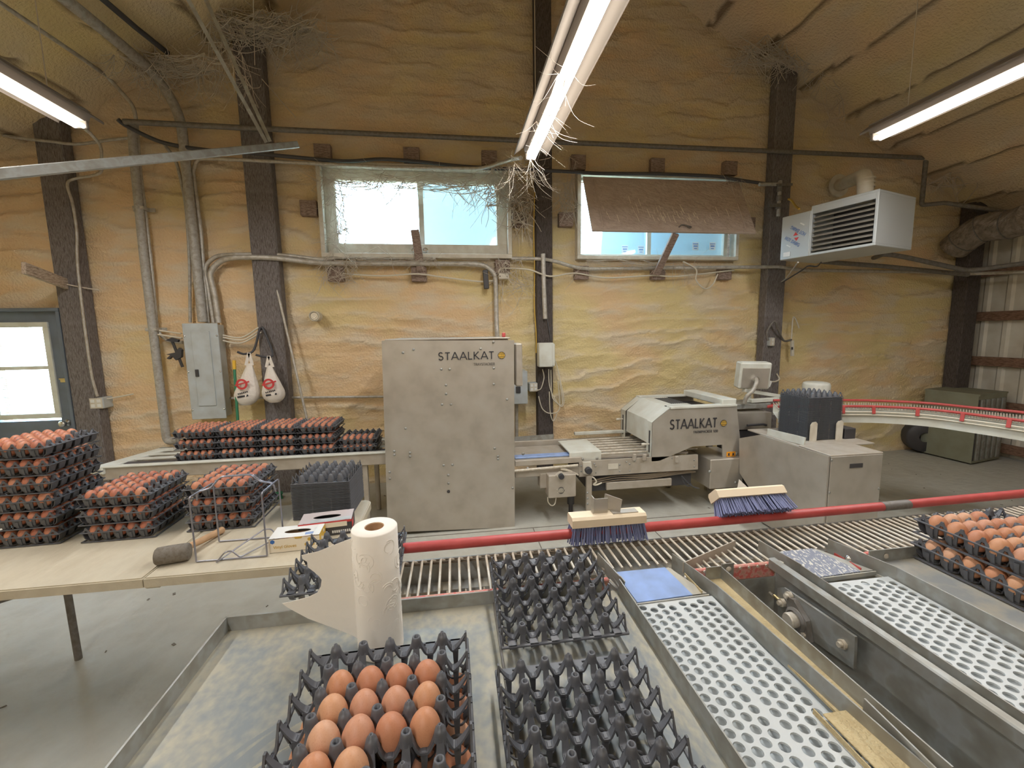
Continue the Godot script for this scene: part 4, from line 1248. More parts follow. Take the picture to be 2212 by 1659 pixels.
func build_packer() -> void:
	# short conveyor between the stacker and the packer
	var t := thing("transfer_conveyor", "low grey conveyor with a hanging motor box between stacker and packer", "conveyor", Vector3.ZERO)
	var st := S()
	for r in [[0.535, 0.05, -3.47], [0.44, 0.06, -3.47], [0.55, 0.10, -3.95]]:
		st = S()
		bar(st, V(0.49, r[0], r[2]), V(1.08, r[0], r[2]), 0.025, r[1], Vector3.UP, 0.004)
		put("rail", st, M.dullsteel, t)
	st = S()
	slab_z(st, [V(0.49, 0.565, -3.96), V(0.95, 0.57, -3.96), V(0.95, 0.65, -3.96), V(0.49, 0.64, -3.96)], 0.012)
	put("back_guide", st, M.galv, t)
	st = S()
	box(st, V(0.78, 0.55, -3.7), V(0.58, 0.01, 0.42))
	put("bed_plate", st, M.dullsteel, t)
	st = S()
	box(st, V(0.78, 0.563, -3.56), V(0.56, 0.014, 0.09), Basis(), 0.004)
	put("belt", st, M.blueplate, t)
	st = S()
	tube(st, [V(0.48, 0.478, -3.44), V(1.04, 0.495, -3.44)], 0.012, 10)
	put("guide_rod", st, M.rod, t)
	for x in [0.56, 0.60]:
		st = S()
		bolt(st, V(x, 0.49 if x > 0.58 else 0.62, -3.455), V(0, 0, 1), 0.01)
		put("bolt", st, M.galv, t)
	# hanging motor box
	st = S()
	box(st, V(0.88, 0.345, -3.44), V(0.24, 0.2, 0.16), Basis(), 0.006)
	box(st, V(0.735, 0.37, -3.5), V(0.06, 0.13, 0.1), Basis(), 0.004)
	var mb := put("motor_box", st, M.dullsteel, t)
	st = S()
	var f := Basis(V(1, 0, 0), V(0, 0, 1), V(0, -1, 0))
	lathe(st, [Vector2(0.024, 0), Vector2(0.024, 0.03), Vector2(0.02, 0.034), Vector2(0, 0.034)], 16, Transform3D(f, V(0.866, 0.439, -3.36)))
	put("shaft_end", st, M.ink, mb)
	st = S()
	slab_z(st, [V(0.821, 0.447, -3.356), V(0.85, 0.475, -3.356), V(0.876, 0.475, -3.356), V(0.905, 0.446, -3.356), V(0.879, 0.418, -3.356), V(0.85, 0.42, -3.356)], 0.012)
	put("flange", st, M.offwhite, mb)
	st = S()
	lathe(st, [Vector2(0.029, 0), Vector2(0.029, 0.004), Vector2(0, 0.004)], 20, Transform3D(f, V(0.869, 0.31, -3.36)))
	put("fan_grille", st, M.black, mb)
	st = S()
	for k in 5:
		var o := (k - 2) * 0.01
		bar(st, V(0.867, 0.313, -3.354) + V(o - 0.02, 0.018 + o * 0.2, 0.001), V(0.867, 0.313, -3.354) + V(o + 0.012, -0.022, 0.001), 0.003, 0.002, V(0, 0, 1))
		bar(st, V(0.867, 0.313, -3.354) + V(o - 0.012, -0.02, 0.002), V(0.867, 0.313, -3.354) + V(o + 0.014, 0.02, 0.002), 0.003, 0.002, V(0, 0, 1))
	put("grille_wire", st, M.offwhite, mb)
	st = S()
	tube(st, curve([V(0.761, 0.243, -3.4), V(0.765, 0.197, -3.4), V(0.794, 0.165, -3.4), V(0.823, 0.178, -3.4), V(0.835, 0.241, -3.4)], 6), 0.005, 6)
	put("cable", st, M.cable, mb)
	st = S()
	for k in 3: tube(st, curve([V(0.886, 0.467, -3.44) + V(0, k * 0.006, 0), V(0.951, 0.451, -3.43) + V(0, k * 0.006, 0), V(1.044, 0.404, -3.44) + V(0, k * 0.004, 0)], 5), 0.004, 5)
	put("wiring", st, M.cable, mb)
	st = S()
	tube(st, [V(1.01, 0.5, -3.56), V(1.01, 0.17, -3.56)], 0.025, 10)
	tube(st, [V(1.01, 0.2, -3.56), V(1.01, 0.1, -3.56)], 0.032, 10)
	tube(st, [V(1.01, 0.1, -3.56), V(1.01, 0.0, -3.56)], 0.02, 10)
	put("black_leg", st, M.black, t)
	# packer
	t = thing("egg_packer", "large grey egg packer with a sloping hood, lettering and warning sticker", "machine", Vector3.ZERO)
	st = S()
	slab_z(st, [V(1.723, 0.837, -3.45), V(1.886, 0.962, -3.45), V(2.526, 0.963, -3.45), V(2.575, 0.663, -3.45), V(2.578, 0.478, -3.45), V(2.412, 0.485, -3.45), V(2.402, 0.602, -3.45), V(2.111, 0.6, -3.45), V(1.797, 0.486, -3.45), V(1.722, 0.486, -3.45)], 0.012)
	put("front_cover", st, M.steel, t)
	var zb := -4.15
	var fl := [V(1.722, 0.486, -3.45), V(1.723, 0.837, -3.45), V(1.886, 0.962, -3.45), V(2.526, 0.963, -3.45)]
	# hood shell: sloped nose, flat top, back side plate
	st = S()
	var bk := []
	for p in fl: bk.append(V(p.x, p.y, zb))
	slab_z(st, [bk[0], bk[1], bk[2], bk[3], V(2.56, 0.55, zb), V(1.9, 0.6, zb)], 0.012)
	put("back_cover", st, M.steel, t)
	st = S()
	var nose := Vector3(0, 0, -0.11)
	quad(st, fl[0], fl[1], fl[1] + nose, fl[0] + nose)
	quad(st, fl[1], fl[2], fl[2] + nose, fl[1] + nose)
	put("nose_frame", st, M.whitemetal, t)
	st = S()
	quad(st, bk[1], bk[0], bk[0] - nose, bk[1] - nose)
	quad(st, bk[2], bk[1], bk[1] - nose, bk[2] - nose)
	put("nose_frame", st, M.whitemetal, t)
	st = S()
	var g0 : Vector3 = fl[0] + V(0.01, 0.14, -0.11)
	var g1 : Vector3 = fl[1] + V(0.012, 0.002, -0.11)
	var g2 : Vector3 = fl[2] + V(0.004, 0.004, -0.11)
	var in_ := V(0, 0, zb + 3.45 + 0.22)
	quad(st, g0, g1, g1 + in_, g0 + in_)
	quad(st, g1, g2, g2 + in_, g1 + in_)
	quad(st, g2, V(2.15, g2.y, g2.z), V(2.15, g2.y, g2.z) + in_, g2 + in_)
	put("hood", st, M.whitemetal, t)
	st = S()
	box(st, V((fl[2].x + fl[3].x) / 2.0, fl[3].y, -3.48), V(fl[3].x - fl[2].x, 0.02, 0.08), Basis(), 0.003)
	put("top_rail", st, M.whitemetal, t)
	st = S()
	box(st, V((fl[2].x + fl[3].x) / 2.0, fl[3].y, zb + 0.03), V(fl[3].x - fl[2].x, 0.02, 0.08), Basis(), 0.003)
	put("top_rail", st, M.whitemetal, t)
	st = S()
	box(st, V(2.47, fl[3].y + 0.025, -3.8), V(0.14, 0.06, 0.66), Basis(), 0.006)
	put("top_beam", st, M.whitemetal, t)
	for i in 8:
		st = S()
		box(st, V(2.0 + 0.02 * i, g2.y + 0.002, -3.8), V(0.009, 0.003, 0.34), Basis(), 0.001)
		put("vent_slot", st, M.ink, t)
	st = S()
	box(st, V(2.3, 0.75, -3.8), V(0.42, 0.3, 0.6))
	put("inner_block", st, M.black, t)
	for e in [[V(1.689, 0.77, -3.449), V(1.694, 0.582, -3.449), V(1.639, 0.633, -3.5), -3.5], [V(1.71, 0.79, zb + 0.05), V(1.71, 0.62, zb + 0.05), V(1.61, 0.74, zb + 0.06), -4.1]]:
		st = S()
		var top : Vector3 = e[0]
		var low : Vector3 = e[1]
		box(st, V(fl[0].x + 0.003, (top.y + low.y) / 2.0 - 0.02, e[3]), V(0.012, 0.2, 0.022))
		put("slot", st, M.black, t)
		st = S()
		tube(st, [V(fl[0].x + 0.01, e[2].y, e[3]), V(fl[0].x - 0.06, e[2].y, e[3])], 0.007, 8)
		lathe(st, [Vector2(0, 0), Vector2(0.012, 0.004), Vector2(0.014, 0.02), Vector2(0.007, 0.05)], 10, Transform3D(Basis(V(0, 1, 0), V(1, 0, 0), V(0, 0, -1)), V(fl[0].x - 0.075, e[2].y, e[3])), true)
		put("knob_lever", st, M.offwhite, t)
	var a := V(1.888, 0.765, -3.447)
	var b := V(2.348, 0.839, -3.447)
	big_name(t, V(a.x, a.y + 0.004, -3.447), b.x - a.x, 0.088, M.black)
	var c := V(2.233, 0.73, -3.447)
	text("lettering", "FARMPACKER 100", V(c.x, c.y + 0.004, -3.447), 0.235, 0.024, Basis(), M.ink, t)
	globe(t, V(2.404, 0.803, -3.448), 0.03)
	st = S()
	var wl := V(2.49, 0.51, -3.446)
	box(st, wl, V(0.088, 0.046, 0.002))
	var ws := put("warning_sticker", st, M.orange, t)
	st = S()
	for s in [-1.0, 1.0]:
		slab_z(st, [wl + V(s * 0.022 - 0.013, -0.013, 0.002), wl + V(s * 0.022 + 0.013, -0.013, 0.002), wl + V(s * 0.022 + 0.006, 0.0, 0.002), wl + V(s * 0.022 + 0.012, 0.013, 0.002), wl + V(s * 0.022, 0.008, 0.002), wl + V(s * 0.022 - 0.012, 0.012, 0.002), wl + V(s * 0.022 - 0.006, 0.0, 0.002)], 0.001)
	put("pictogram", st, M.ink, ws)
	# control side box under the hood
	st = S()
	box(st, V(2.425, 0.345, -3.6), V(0.325, 0.275, 0.4), Basis(), 0.006)
	put("drive_box", st, M.steel, t)
	for p in [V(2.256, 0.375, -3.4), V(2.547, 0.462, -3.44), V(2.518, 0.256, -3.4), V(2.548, 0.508, -3.44)]:
		st = S()
		bolt(st, V(p.x, p.y, -3.4 if p.y < 0.45 else -3.45), V(0, 0, 1), 0.011)
		put("bolt", st, M.galv, t)
	st = S()
	box(st, V(2.57, 0.25, -3.9), V(0.05, 0.5, 0.05), Basis(), 0.004)
	box(st, V(2.2, 0.12, -4.05), V(0.06, 0.24, 0.06), Basis(), 0.004)
	put("rear_leg", st, M.dullsteel, t)
	# long side plate of the infeed with its top rails
	st = S()
	slab_z(st, [V(1.054, 0.525, -3.45), V(1.639, 0.524, -3.45), V(2.167, 0.521, -3.45), V(2.173, 0.383, -3.45), V(1.054, 0.385, -3.45)], 0.02)
	put("side_plate", st, M.dullsteel, t)
	st = S()
	slab_z(st, [V(1.06, 0.39, -4.12), V(2.17, 0.39, -4.12), V(2.17, 0.55, -4.12), V(1.06, 0.55, -4.12)], 0.02)
	put("rear_side_plate", st, M.dullsteel, t)
	for k in 7:
		st = S()
		tube(st, [V(1.1, 0.56, -3.52 - k * 0.085), V(2.2, 0.56, -3.52 - k * 0.085)], 0.008, 8)
		put("carrier_rod", st, M.rod, t)
	st = S()
	box(st, V(1.6, 0.53, -3.8), V(1.0, 0.02, 0.6))
	put("bed_plate", st, M.dullsteel, t)
	st = S()
	bar(st, V(1.2, 0.61, -4.1), V(1.9, 0.61, -4.1), 0.04, 0.03, Vector3.UP, 0.004)
	put("back_guide", st, M.whitemetal, t)
	for p in [V(1.19, 0.495, -3.448), V(1.486, 0.496, -3.448), V(1.564, 0.5, -3.448), V(1.072, 0.483, -3.448), V(1.072, 0.434, -3.448), V(1.205, 0.473, -3.448), V(1.205, 0.414, -3.448), V(1.424, 0.473, -3.448), V(1.517, 0.475, -3.448), V(1.425, 0.413, -3.448), V(1.518, 0.413, -3.448), V(1.916, 0.505, -3.448), V(2.131, 0.473, -3.448), V(2.134, 0.414, -3.448)]:
		st = S()
		bolt(st, p, V(0, 0, 1), 0.006)
		put("bolt", st, M.galv, t)
	st = S()
	box(st, V(1.362, 0.462, -3.447), V(0.095, 0.05, 0.003), Basis(), 0.001)
	put("rating_plate", st, M.offwhite, t)
	for p in [V(1.555, 0.536, -3.44), V(1.649, 0.531, -3.44), V(1.956, 0.493, -3.44)]:
		st = S()
		box(st, p, V(0.03, 0.06, 0.025), Basis(), 0.004)
		put("bracket", st, M.dullsteel, t)
	# white cover over the infeed
	st = S()
	box(st, V(1.12, 0.595, -3.69), V(0.29, 0.012, 0.40), Basis(), 0.004)
	box(st, V(1.12, 0.555, -3.485), V(0.29, 0.08, 0.008), Basis(), 0.002)
	put("white_cover", st, M.whitemetal, t)
	for p in [V(1.092, 0.535, -3.475), V(1.225, 0.535, -3.475)]:
		st = S()
		bolt(st, p, V(0, 0, 1), 0.01)
		put("bolt", st, M.galv, t)
	# front leg with bearing
	st = S()
	box(st, V(1.135, 0.2, -3.43), V(0.05, 0.4, 0.03), Basis(), 0.004)
	put("leg", st, M.dullsteel, t)
	st = S()
	var bc := V(1.123, 0.474, -3.43)
	slab_z(st, [bc + V(-0.045, 0.05, 0.01), bc + V(0.03, 0.05, 0.01), bc + V(0.04, -0.05, 0.01), bc + V(0.0, -0.065, 0.01), bc + V(-0.04, -0.05, 0.01)], 0.02)
	put("bearing_plate", st, M.offwhite, t)
	st = S()
	lathe(st, [Vector2(0.03, 0), Vector2(0.03, 0.03), Vector2(0.024, 0.036), Vector2(0, 0.036)], 16, Transform3D(f, bc + V(0.0, -0.02, 0.01)))
	put("bearing_cap", st, M.ink, t)
	for p in [V(1.118, 0.25, -3.412), V(1.119, 0.201, -3.412), V(1.119, 0.151, -3.412), V(1.12, 0.055, -3.412)]:
		st = S()
		bolt(st, p, V(0, 0, 1), 0.008)
		put("bolt", st, M.galv, t)
	# dark underside: pan, wiring, lamp-like cross channel
	st = S()
	box(st, V(1.65, 0.30, -3.75), V(0.98, 0.15, 0.5), Basis(), 0.004)
	put("underside", st, M.black, t)
	st = S()
	box(st, V(1.62, 0.275, -3.48), V(0.62, 0.07, 0.03), Basis(), 0.004)
	put("channel", st, M.dullsteel, t)
	for k in 5:
		st = S()
		var yy := 0.325 + 0.01 * k
		tube(st, curve([V(1.16, yy - 0.03, -3.47), V(1.4, yy + 0.01 * (k % 2), -3.47), V(1.7, yy, -3.465), V(2.0, yy + 0.02, -3.47), V(2.16, yy + 0.03 - 0.01 * k, -3.47)], 6), 0.005, 5)
		put("wiring", st, M.chain, t)
	st = S()
	tube(st, curve([V(1.157, 0.385, -3.44), V(1.188, 0.368, -3.44), V(1.207, 0.333, -3.44), V(1.181, 0.312, -3.44), V(1.211, 0.306, -3.44), V(1.257, 0.322, -3.44)], 5), 0.007, 6)
	put("hose", st, M.cable, t)
	st = S()
	tube(st, curve([V(2.01, 0.334, -3.44), V(2.041, 0.261, -3.44), V(2.082, 0.235, -3.44), V(2.106, 0.257, -3.44)], 5), 0.006, 6)
	tube(st, curve([V(2.004, 0.338, -3.43), V(2.067, 0.271, -3.43), V(2.126, 0.227, -3.43), V(2.176, 0.212, -3.43)], 5), 0.006, 6)
	put("cable", st, M.blackcable, t)
	# steel transfer box between packer and feeder with its handle
	t = thing("transfer_box", "steel box with a grab handle between the packer hood and the tray feeder", "box", Vector3.ZERO)
	st = S()
	slab_z(st, [V(2.645, 0.853, -3.6), V(3.008, 0.847, -3.6), V(3.009, 0.686, -3.6), V(2.675, 0.693, -3.6)], 0.3)
	put("box", st, M.steel, t)
	st = S()
	tube(st, bend([V(2.733, 0.739, -3.57), V(2.768, 0.741, -3.57), V(2.901, 0.742, -3.57), V(2.934, 0.733, -3.57)], 0.01, 3), 0.011, 8)
	tube(st, [V(2.76, 0.727, -3.6), V(2.733, 0.738, -3.565)], 0.009, 6)
	tube(st, [V(2.954, 0.726, -3.6), V(2.925, 0.734, -3.565)], 0.009, 6)
	put("handle", st, M.black, t)
	st = S()
	box(st, V(2.83, 0.34, -3.75), V(0.36, 0.68, 0.28))
	put("dark_base", st, M.black, t)
	st = S()
	box(st, V(2.85, 0.9, -3.8), V(0.42, 0.05, 0.25), Basis(), 0.006)
	put("comb_plate", st, M.galv, t)

func build_feeder() -> void:
	var t := thing("tray_feeder", "low grey steel tray feeder box right of the packer, holding a block of empty trays", "machine", Vector3.ZERO)
	var st := S()
	slab_x(st, [V(2.555, 0.662, -3.419), V(2.555, 0.756, -3.166), V(2.555, 0.764, -2.5), V(2.555, 0.02, -2.5), V(2.555, 0.02, -3.1), V(2.555, 0.252, -3.25), V(2.555, 0.347, -3.389)], -0.012)
	put("side_panel", st, M.steel, t)
	st = S()
	box(st, V(2.765, 0.39, -2.5), V(0.41, 0.74, 0.012), Basis(), 0.003)
	put("front_panel", st, M.steel, t)
	st = S()
	box(st, V(2.97, 0.39, -2.95), V(0.012, 0.74, 0.9), Basis(), 0.003)
	put("far_panel", st, M.steel, t)
	st = S()
	box(st, V(2.77, 0.765, -2.64), V(0.42, 0.012, 0.28), Basis(V(0, 0, 1), 0.0), 0.004)
	put("lid", st, M.dullsteel, t)
	st = S()
	box(st, V(2.88, 0.755, -3.05), V(0.62, 0.012, 0.6), Basis(), 0.003)
	put("stack_bed", st, M.dullsteel, t)
	st = S()
	box(st, V(2.759, 0.688, -2.492), V(0.1, 0.03, 0.004))
	box(st, V(2.553, 0.554, -3.205), V(0.004, 0.1, 0.06))
	put("sight_hole", st, M.black, t)
	for p in [V(2.555, 0.591, -3.373), V(2.555, 0.6, -3.337), V(2.555, 0.571, -3.296), V(2.555, 0.574, -3.277), V(2.555, 0.601, -3.052), V(2.555, 0.508, -3.096), V(2.555, 0.368, -3.246), V(2.555, 0.513, -2.895), V(2.555, 0.6, -2.711), V(2.555, 0.516, -2.694), V(2.555, 0.56, -2.617), V(2.555, 0.52, -2.641), V(2.555, 0.521, -2.592)]:
		st = S()
		bolt(st, p, V(-1, 0, 0), 0.011)
		put("bolt", st, M.galv, t)
	for p in [V(2.563, 0.737, -2.494), V(2.565, 0.505, -2.494), V(2.96, 0.506, -2.494)]:
		st = S()
		bolt(st, p, V(0, 0, 1), 0.008)
		put("bolt", st, M.galv, t)
	# guides round the stack of empties
	st = S()
	slab_x(st, [V(2.6, 0.81, -3.15), V(2.6, 0.828, -2.766), V(2.6, 0.767, -2.774), V(2.6, 0.749, -3.151)], 0.01)
	put("side_guide", st, M.whitemetal, t)
	for r in [[2.755, 2.815], [2.985, 3.045]]:
		st = S()
		slab_z(st, [V(r[0], 0.76, -2.885), V(r[1], 0.76, -2.885), V(r[1], 0.9, -2.885), V(r[1] - 0.015, 0.915, -2.885), V(r[0] + 0.015, 0.91, -2.885), V(r[0], 0.89, -2.885)], 0.006)
		put("front_guide", st, M.offwhite, t)
	st = S()
	box(st, V(3.12, 0.8, -2.95), V(0.1, 0.09, 0.12), Basis(), 0.004)
	put("sensor_block", st, M.black, t)
	# control box seen from behind, on its arm
	t = thing("monitor_box", "white control box seen from its steel back, on a swing arm behind the packer", "box", Vector3.ZERO)
	st = S()
	var tl := Basis(V(1, 0, 0), 0.10) * Basis(V(0, 1, 0), -0.22)
	var bc := V(2.893, 1.191, -3.7)
	box(st, bc + tl * V(0, 0, -0.06), V(0.29, 0.26, 0.12), tl, 0.012)
	put("case", st, M.whitemetal, t)
	st = S()
	box(st, bc + tl * V(0.0, -0.02, 0.003), V(0.25, 0.2, 0.008), tl, 0.003)
	put("back_plate", st, M.steel, t)
	st = S()
	tube(st, curve([V(2.883, 1.171, -3.68), V(2.846, 1.136, -3.62), V(2.811, 1.064, -3.62), V(2.767, 1.005, -3.64), V(2.762, 0.936, -3.66)], 6), 0.019, 12)
	put("cable_hose", st, M.conduit, t)
	st = S()
	lathe(st, [Vector2(0.027, -0.02), Vector2(0.027, 0.02), Vector2(0.02, 0.025), Vector2(0, 0.025)], 12, Transform3D(Basis(V(1, 0, 0), V(0, 0.3, 1).normalized(), V(0, -1, 0.3).normalized()), V(2.882, 1.16, -3.68)))
	put("gland", st, M.chrome, t)
	st = S()
	bar(st, V(2.814, 1.051, -3.75), V(3.204, 0.976, -3.75), 0.05, 0.035, Vector3.UP, 0.004)
	bar(st, V(2.847, 0.949, -3.7), V(3.147, 0.956, -3.7), 0.05, 0.035, Vector3.UP, 0.004)
	put("swing_arm", st, M.whitemetal, t)
	st = S()
	box(st, V(3.129, 1.098, -3.8), V(0.04, 0.06, 0.004), Basis(V(0, 0, 1), -0.4), 0.001)
	put("tag", st, M.white, t)
	st = S()
	tube(st, curve([V(3.094, 1.133, -3.8), V(3.262, 1.101, -3.9), V(3.491, 1.1, -4.1), V(3.713, 1.122, -4.4)], 6), 0.007, 6)
	put("tag_cord", st, M.cable, t)
	st = S()
	tube(st, [V(2.919, 0.876, -3.8), V(2.896, 1.01, -3.78)], 0.02, 10)
	put("stand", st, M.whitemetal, t)
	st = S()
	bar(st, V(3.016, 0.889, -3.7), V(3.151, 0.895, -3.7), 0.07, 0.03, Vector3.UP, 0.008)
	solo("guard_cover", st, M.red, "small red guard between the monitor arm and the tray block", "guard")
	# white motor dome behind the stack of empties
	t = thing("drive_motor", "white domed drive motor rising behind the block of empty trays", "motor", V(3.563, 1.015, -3.7))
	st = S()
	lathe(st, [Vector2(0.118, -0.06), Vector2(0.118, 0.07), Vector2(0.11, 0.09), Vector2(0.09, 0.098), Vector2(0, 0.1)], 24, Transform3D(), true)
	put("dome", st, M.whitemetal, t)
	st = S()
	lathe(st, [Vector2(0.09, -0.2), Vector2(0.09, -0.06), Vector2(0.118, -0.06)], 20, Transform3D())
	put("body", st, M.galv, t)
	st = S()
	box(st, V(0.09, -0.1, 0.08), V(0.22, 0.05, 0.05), Basis(), 0.008)
	box(st, V(-0.1, -0.09, 0.08), V(0.12, 0.03, 0.05), Basis(), 0.006)
	put("terminal_box", st, M.whitemetal, t)
	st = S()
	box(st, V(0, -0.58, 0), V(0.16, 0.78, 0.16), Basis(), 0.006)
	put("pedestal", st, M.dullsteel, t)

func build_curve() -> void:
	# curved rod conveyor leaving to the right
	var t := thing("curved_conveyor", "curved rod conveyor with red rails sweeping behind the feeder to the right", "conveyor", Vector3.ZERO)
	var back := curve([V(2.95, 0.98, -3.52), V(3.54, 0.98, -3.383), V(3.832, 0.98, -3.267), V(4.079, 0.98, -3.078), V(4.186, 0.98, -2.821), V(4.292, 0.98, -2.593), V(4.36, 0.98, -2.25)], 8)
	var front := curve([V(2.75, 0.98, -3.22), V(3.262, 0.98, -3.113), V(3.551, 0.98, -3.022), V(3.776, 0.98, -2.845), V(3.86, 0.98, -2.597), V(3.913, 0.98, -2.358), V(3.94, 0.98, -2.05)], 8)
	var st := S()
	tube(st, back, 0.011, 8)
	put("outer_rail", st, M.red, t)
	st = S()
	tube(st, front, 0.011, 8)
	put("inner_rail", st, M.red, t)
	for i in range(0, back.size()):
		for h in 2:
			if i == back.size() - 1 and h == 1: continue
			var a : Vector3 = back[i] if h == 0 else (back[i] + back[i + 1]) / 2.0
			var b : Vector3 = front[i] if h == 0 else (front[i] + front[i + 1]) / 2.0
			st = S()
			tube(st, [a + V(0, -0.025, 0), b + V(0, -0.025, 0)], 0.005, 6)
			put("rod", st, M.rod, t)
	st = S()
	for k in front.size() - 1:
		var a : Vector3 = front[k] + V(0, -0.04, 0)
		var b : Vector3 = front[k + 1] + V(0, -0.04, 0)
		quad(st, a + V(0, -0.10, 0), b + V(0, -0.10, 0), b, a)
		var c : Vector3 = back[k] + V(0, -0.04, 0)
		var d : Vector3 = back[k + 1] + V(0, -0.04, 0)
		quad(st, d + V(0, -0.10, 0), c + V(0, -0.10, 0), c, d)
		quad(st, a + V(0, -0.07, 0), c + V(0, -0.07, 0), d + V(0, -0.07, 0), b + V(0, -0.07, 0))
	put("skirt", st, M.whitemetal, t)
	for dy in [-0.045, -0.07]:
		var pts := []
		for p in front: pts.append(p + (V(p.x, 0, p.z) - V(2.9, 0, -2.0)).normalized() * -0.012 + V(0, dy, 0))
		st = S()
		tube(st, pts, 0.006, 6)
		put("guide_wire", st, M.cable, t)
	for k in [8, 14, 22, 30, 38, 44]:
		if k >= front.size(): continue
		var p : Vector3 = front[k]
		st = S()
		var d : Vector3 = (front[k] - front[k - 1]).normalized()
		var o := V(d.z, 0, -d.x)
		if o.z < 0: o = -o
		bar(st, p + o * 0.01 + V(0, 0.005, 0), p + o * 0.02 + V(0, -0.06, 0), 0.025, 0.01, o, 0.003)
		put("bracket", st, M.red, t)
	for k in [6, 46]:
		if k >= front.size(): continue
		st = S()
		var p : Vector3 = (front[k] + back[k]) / 2.0
		box(st, V(p.x, 0.42, p.z), V(0.05, 0.84, 0.05), Basis(), 0.004)
		put("leg", st, M.dullsteel, t)
	# green-grey metal cabinet in the corner
	t = thing("metal_cabinet", "drab green metal cabinet on the floor in the far right corner", "cabinet", Vector3.ZERO)
	var A := V(5.991, 0, -4.58)
	var B := V(6.024, 0, -4.042)
	var C2 := V(6.597, -0, -4.154)
	var D := A + C2 - B
	var h := 0.84
	st = S()
	prism(st, [Vector2(A.x, -A.z), Vector2(B.x, -B.z), Vector2(C2.x, -C2.z), Vector2(D.x, -D.z)], h - 0.02, Transform3D(Basis(V(1, 0, 0), V(0, 0, -1), V(0, 1, 0)), V(0, h, 0)))
	put("body", st, M.cabinet, t)
	var ex := (C2 - B)
	var nrm := V(-ex.z, 0, ex.x).normalized()
	if nrm.z < 0: nrm = -nrm
	for k in 5:
		st = S()
		var f0 := 0.08 + k * 0.18
		bar(st, B + ex * (f0 + 0.06) + nrm * 0.006 + V(0, 0.05, 0), B + ex * (f0 + 0.06) + nrm * 0.006 + V(0, h - 0.06, 0), 0.055, 0.016, nrm, 0.003)
		put("grille_slat", st, M.galv, t)
	st = S()
	for k in 6:
		var f0 := 0.03 + k * 0.18
		bar(st, B + ex * (f0 + 0.005) + nrm * 0.001 + V(0, 0.05, 0), B + ex * (f0 + 0.005) + nrm * 0.001 + V(0, h - 0.06, 0), 0.03, 0.004, nrm)
	put("grille_gap", st, M.black, t)
	st = S()
	prism(st, [Vector2(A.x - 0.01, -A.z), Vector2(B.x, -B.z - 0.012), Vector2(C2.x + 0.012, -C2.z), Vector2(D.x, -D.z + 0.012)], 0.02, Transform3D(Basis(V(1, 0, 0), V(0, 0, -1), V(0, 1, 0)), V(0, h + 0.005, 0)))
	put("top_sheet", st, M.cabinet, t)
	# dark fan housing beside it
	t = thing("blower_fan", "black blower half hidden left of the green cabinet", "fan", V(6.03, 0.22, -4.6))
	st = S()
	lathe(st, [Vector2(0.06, 0.1), Vector2(0.18, 0.1), Vector2(0.2, 0.07), Vector2(0.2, -0.07), Vector2(0.18, -0.1), Vector2(0, -0.12)], 22, Transform3D(Basis(V(0, 1, 0), V(-0.5, 0, 0.87), V(0.87, 0, 0.5)), Vector3.ZERO), true)
	put("housing", st, M.black, t)

# ---------- foreground ----------
# wiped dust on the galvanised pan: pale dust with curved strokes where a cloth or hand has passed
func wiped_texture() -> ImageTexture:
	var n := 512
	var img := Image.create(n, n, false, Image.FORMAT_RGB8)
	var a := FastNoiseLite.new(); a.seed = 5; a.frequency = 0.008; a.fractal_octaves = 4
	var b := FastNoiseLite.new(); b.seed = 9; b.frequency = 0.05; b.fractal_octaves = 3
	var bare := C(132, 138, 140)
	var dust := C(172, 166, 148)
	var arcs := []
	var r := RandomNumberGenerator.new(); r.seed = 3
	for k in 30:
		arcs.append([n * (0.62 + r.randf_range(-0.05, 0.05)), n * (0.95 + r.randf_range(-0.1, 0.1)), n * r.randf_range(0.22, 0.62), r.randf_range(2.6, 4.0) , r.randf_range(4.4, 5.1), r.randf_range(1.0, 7.0)])
	for y in n:
		for x in n:
			var d := 0.45 + a.get_noise_2d(x, y) * 0.7 + b.get_noise_2d(x, y) * 0.5
			var edge := minf(minf(x, n - x), minf(y, n - y)) / float(n)
			d += clampf(0.14 - edge, 0.0, 0.14) * 5.0 - 0.12
			for q in arcs:
				var dx : float = x - q[0]
				var dy : float = y - q[1]
				var ro : float = sqrt(dx * dx + dy * dy * 0.8)
				if absf(ro - q[2]) < q[5]:
					var an := fposmod(atan2(dy, dx), TAU)
					if an > q[3] and an < q[4]: d += -0.8 if q[5] > 2.2 else 0.9
			img.set_pixel(x, y, bare.lerp(dust, clampf(d, 0.0, 1.0)))
	return ImageTexture.create_from_image(img)

func sheet_z(st: SurfaceTool, x0: float, z0: float, x1: float, z1: float, y0: float, y1: float, w := 0.003) -> void:
	var a := V(x0, (y0 + y1) / 2.0, z0)
	var b := V(x1, (y0 + y1) / 2.0, z1)
	bar(st, a, b, w, y1 - y0)

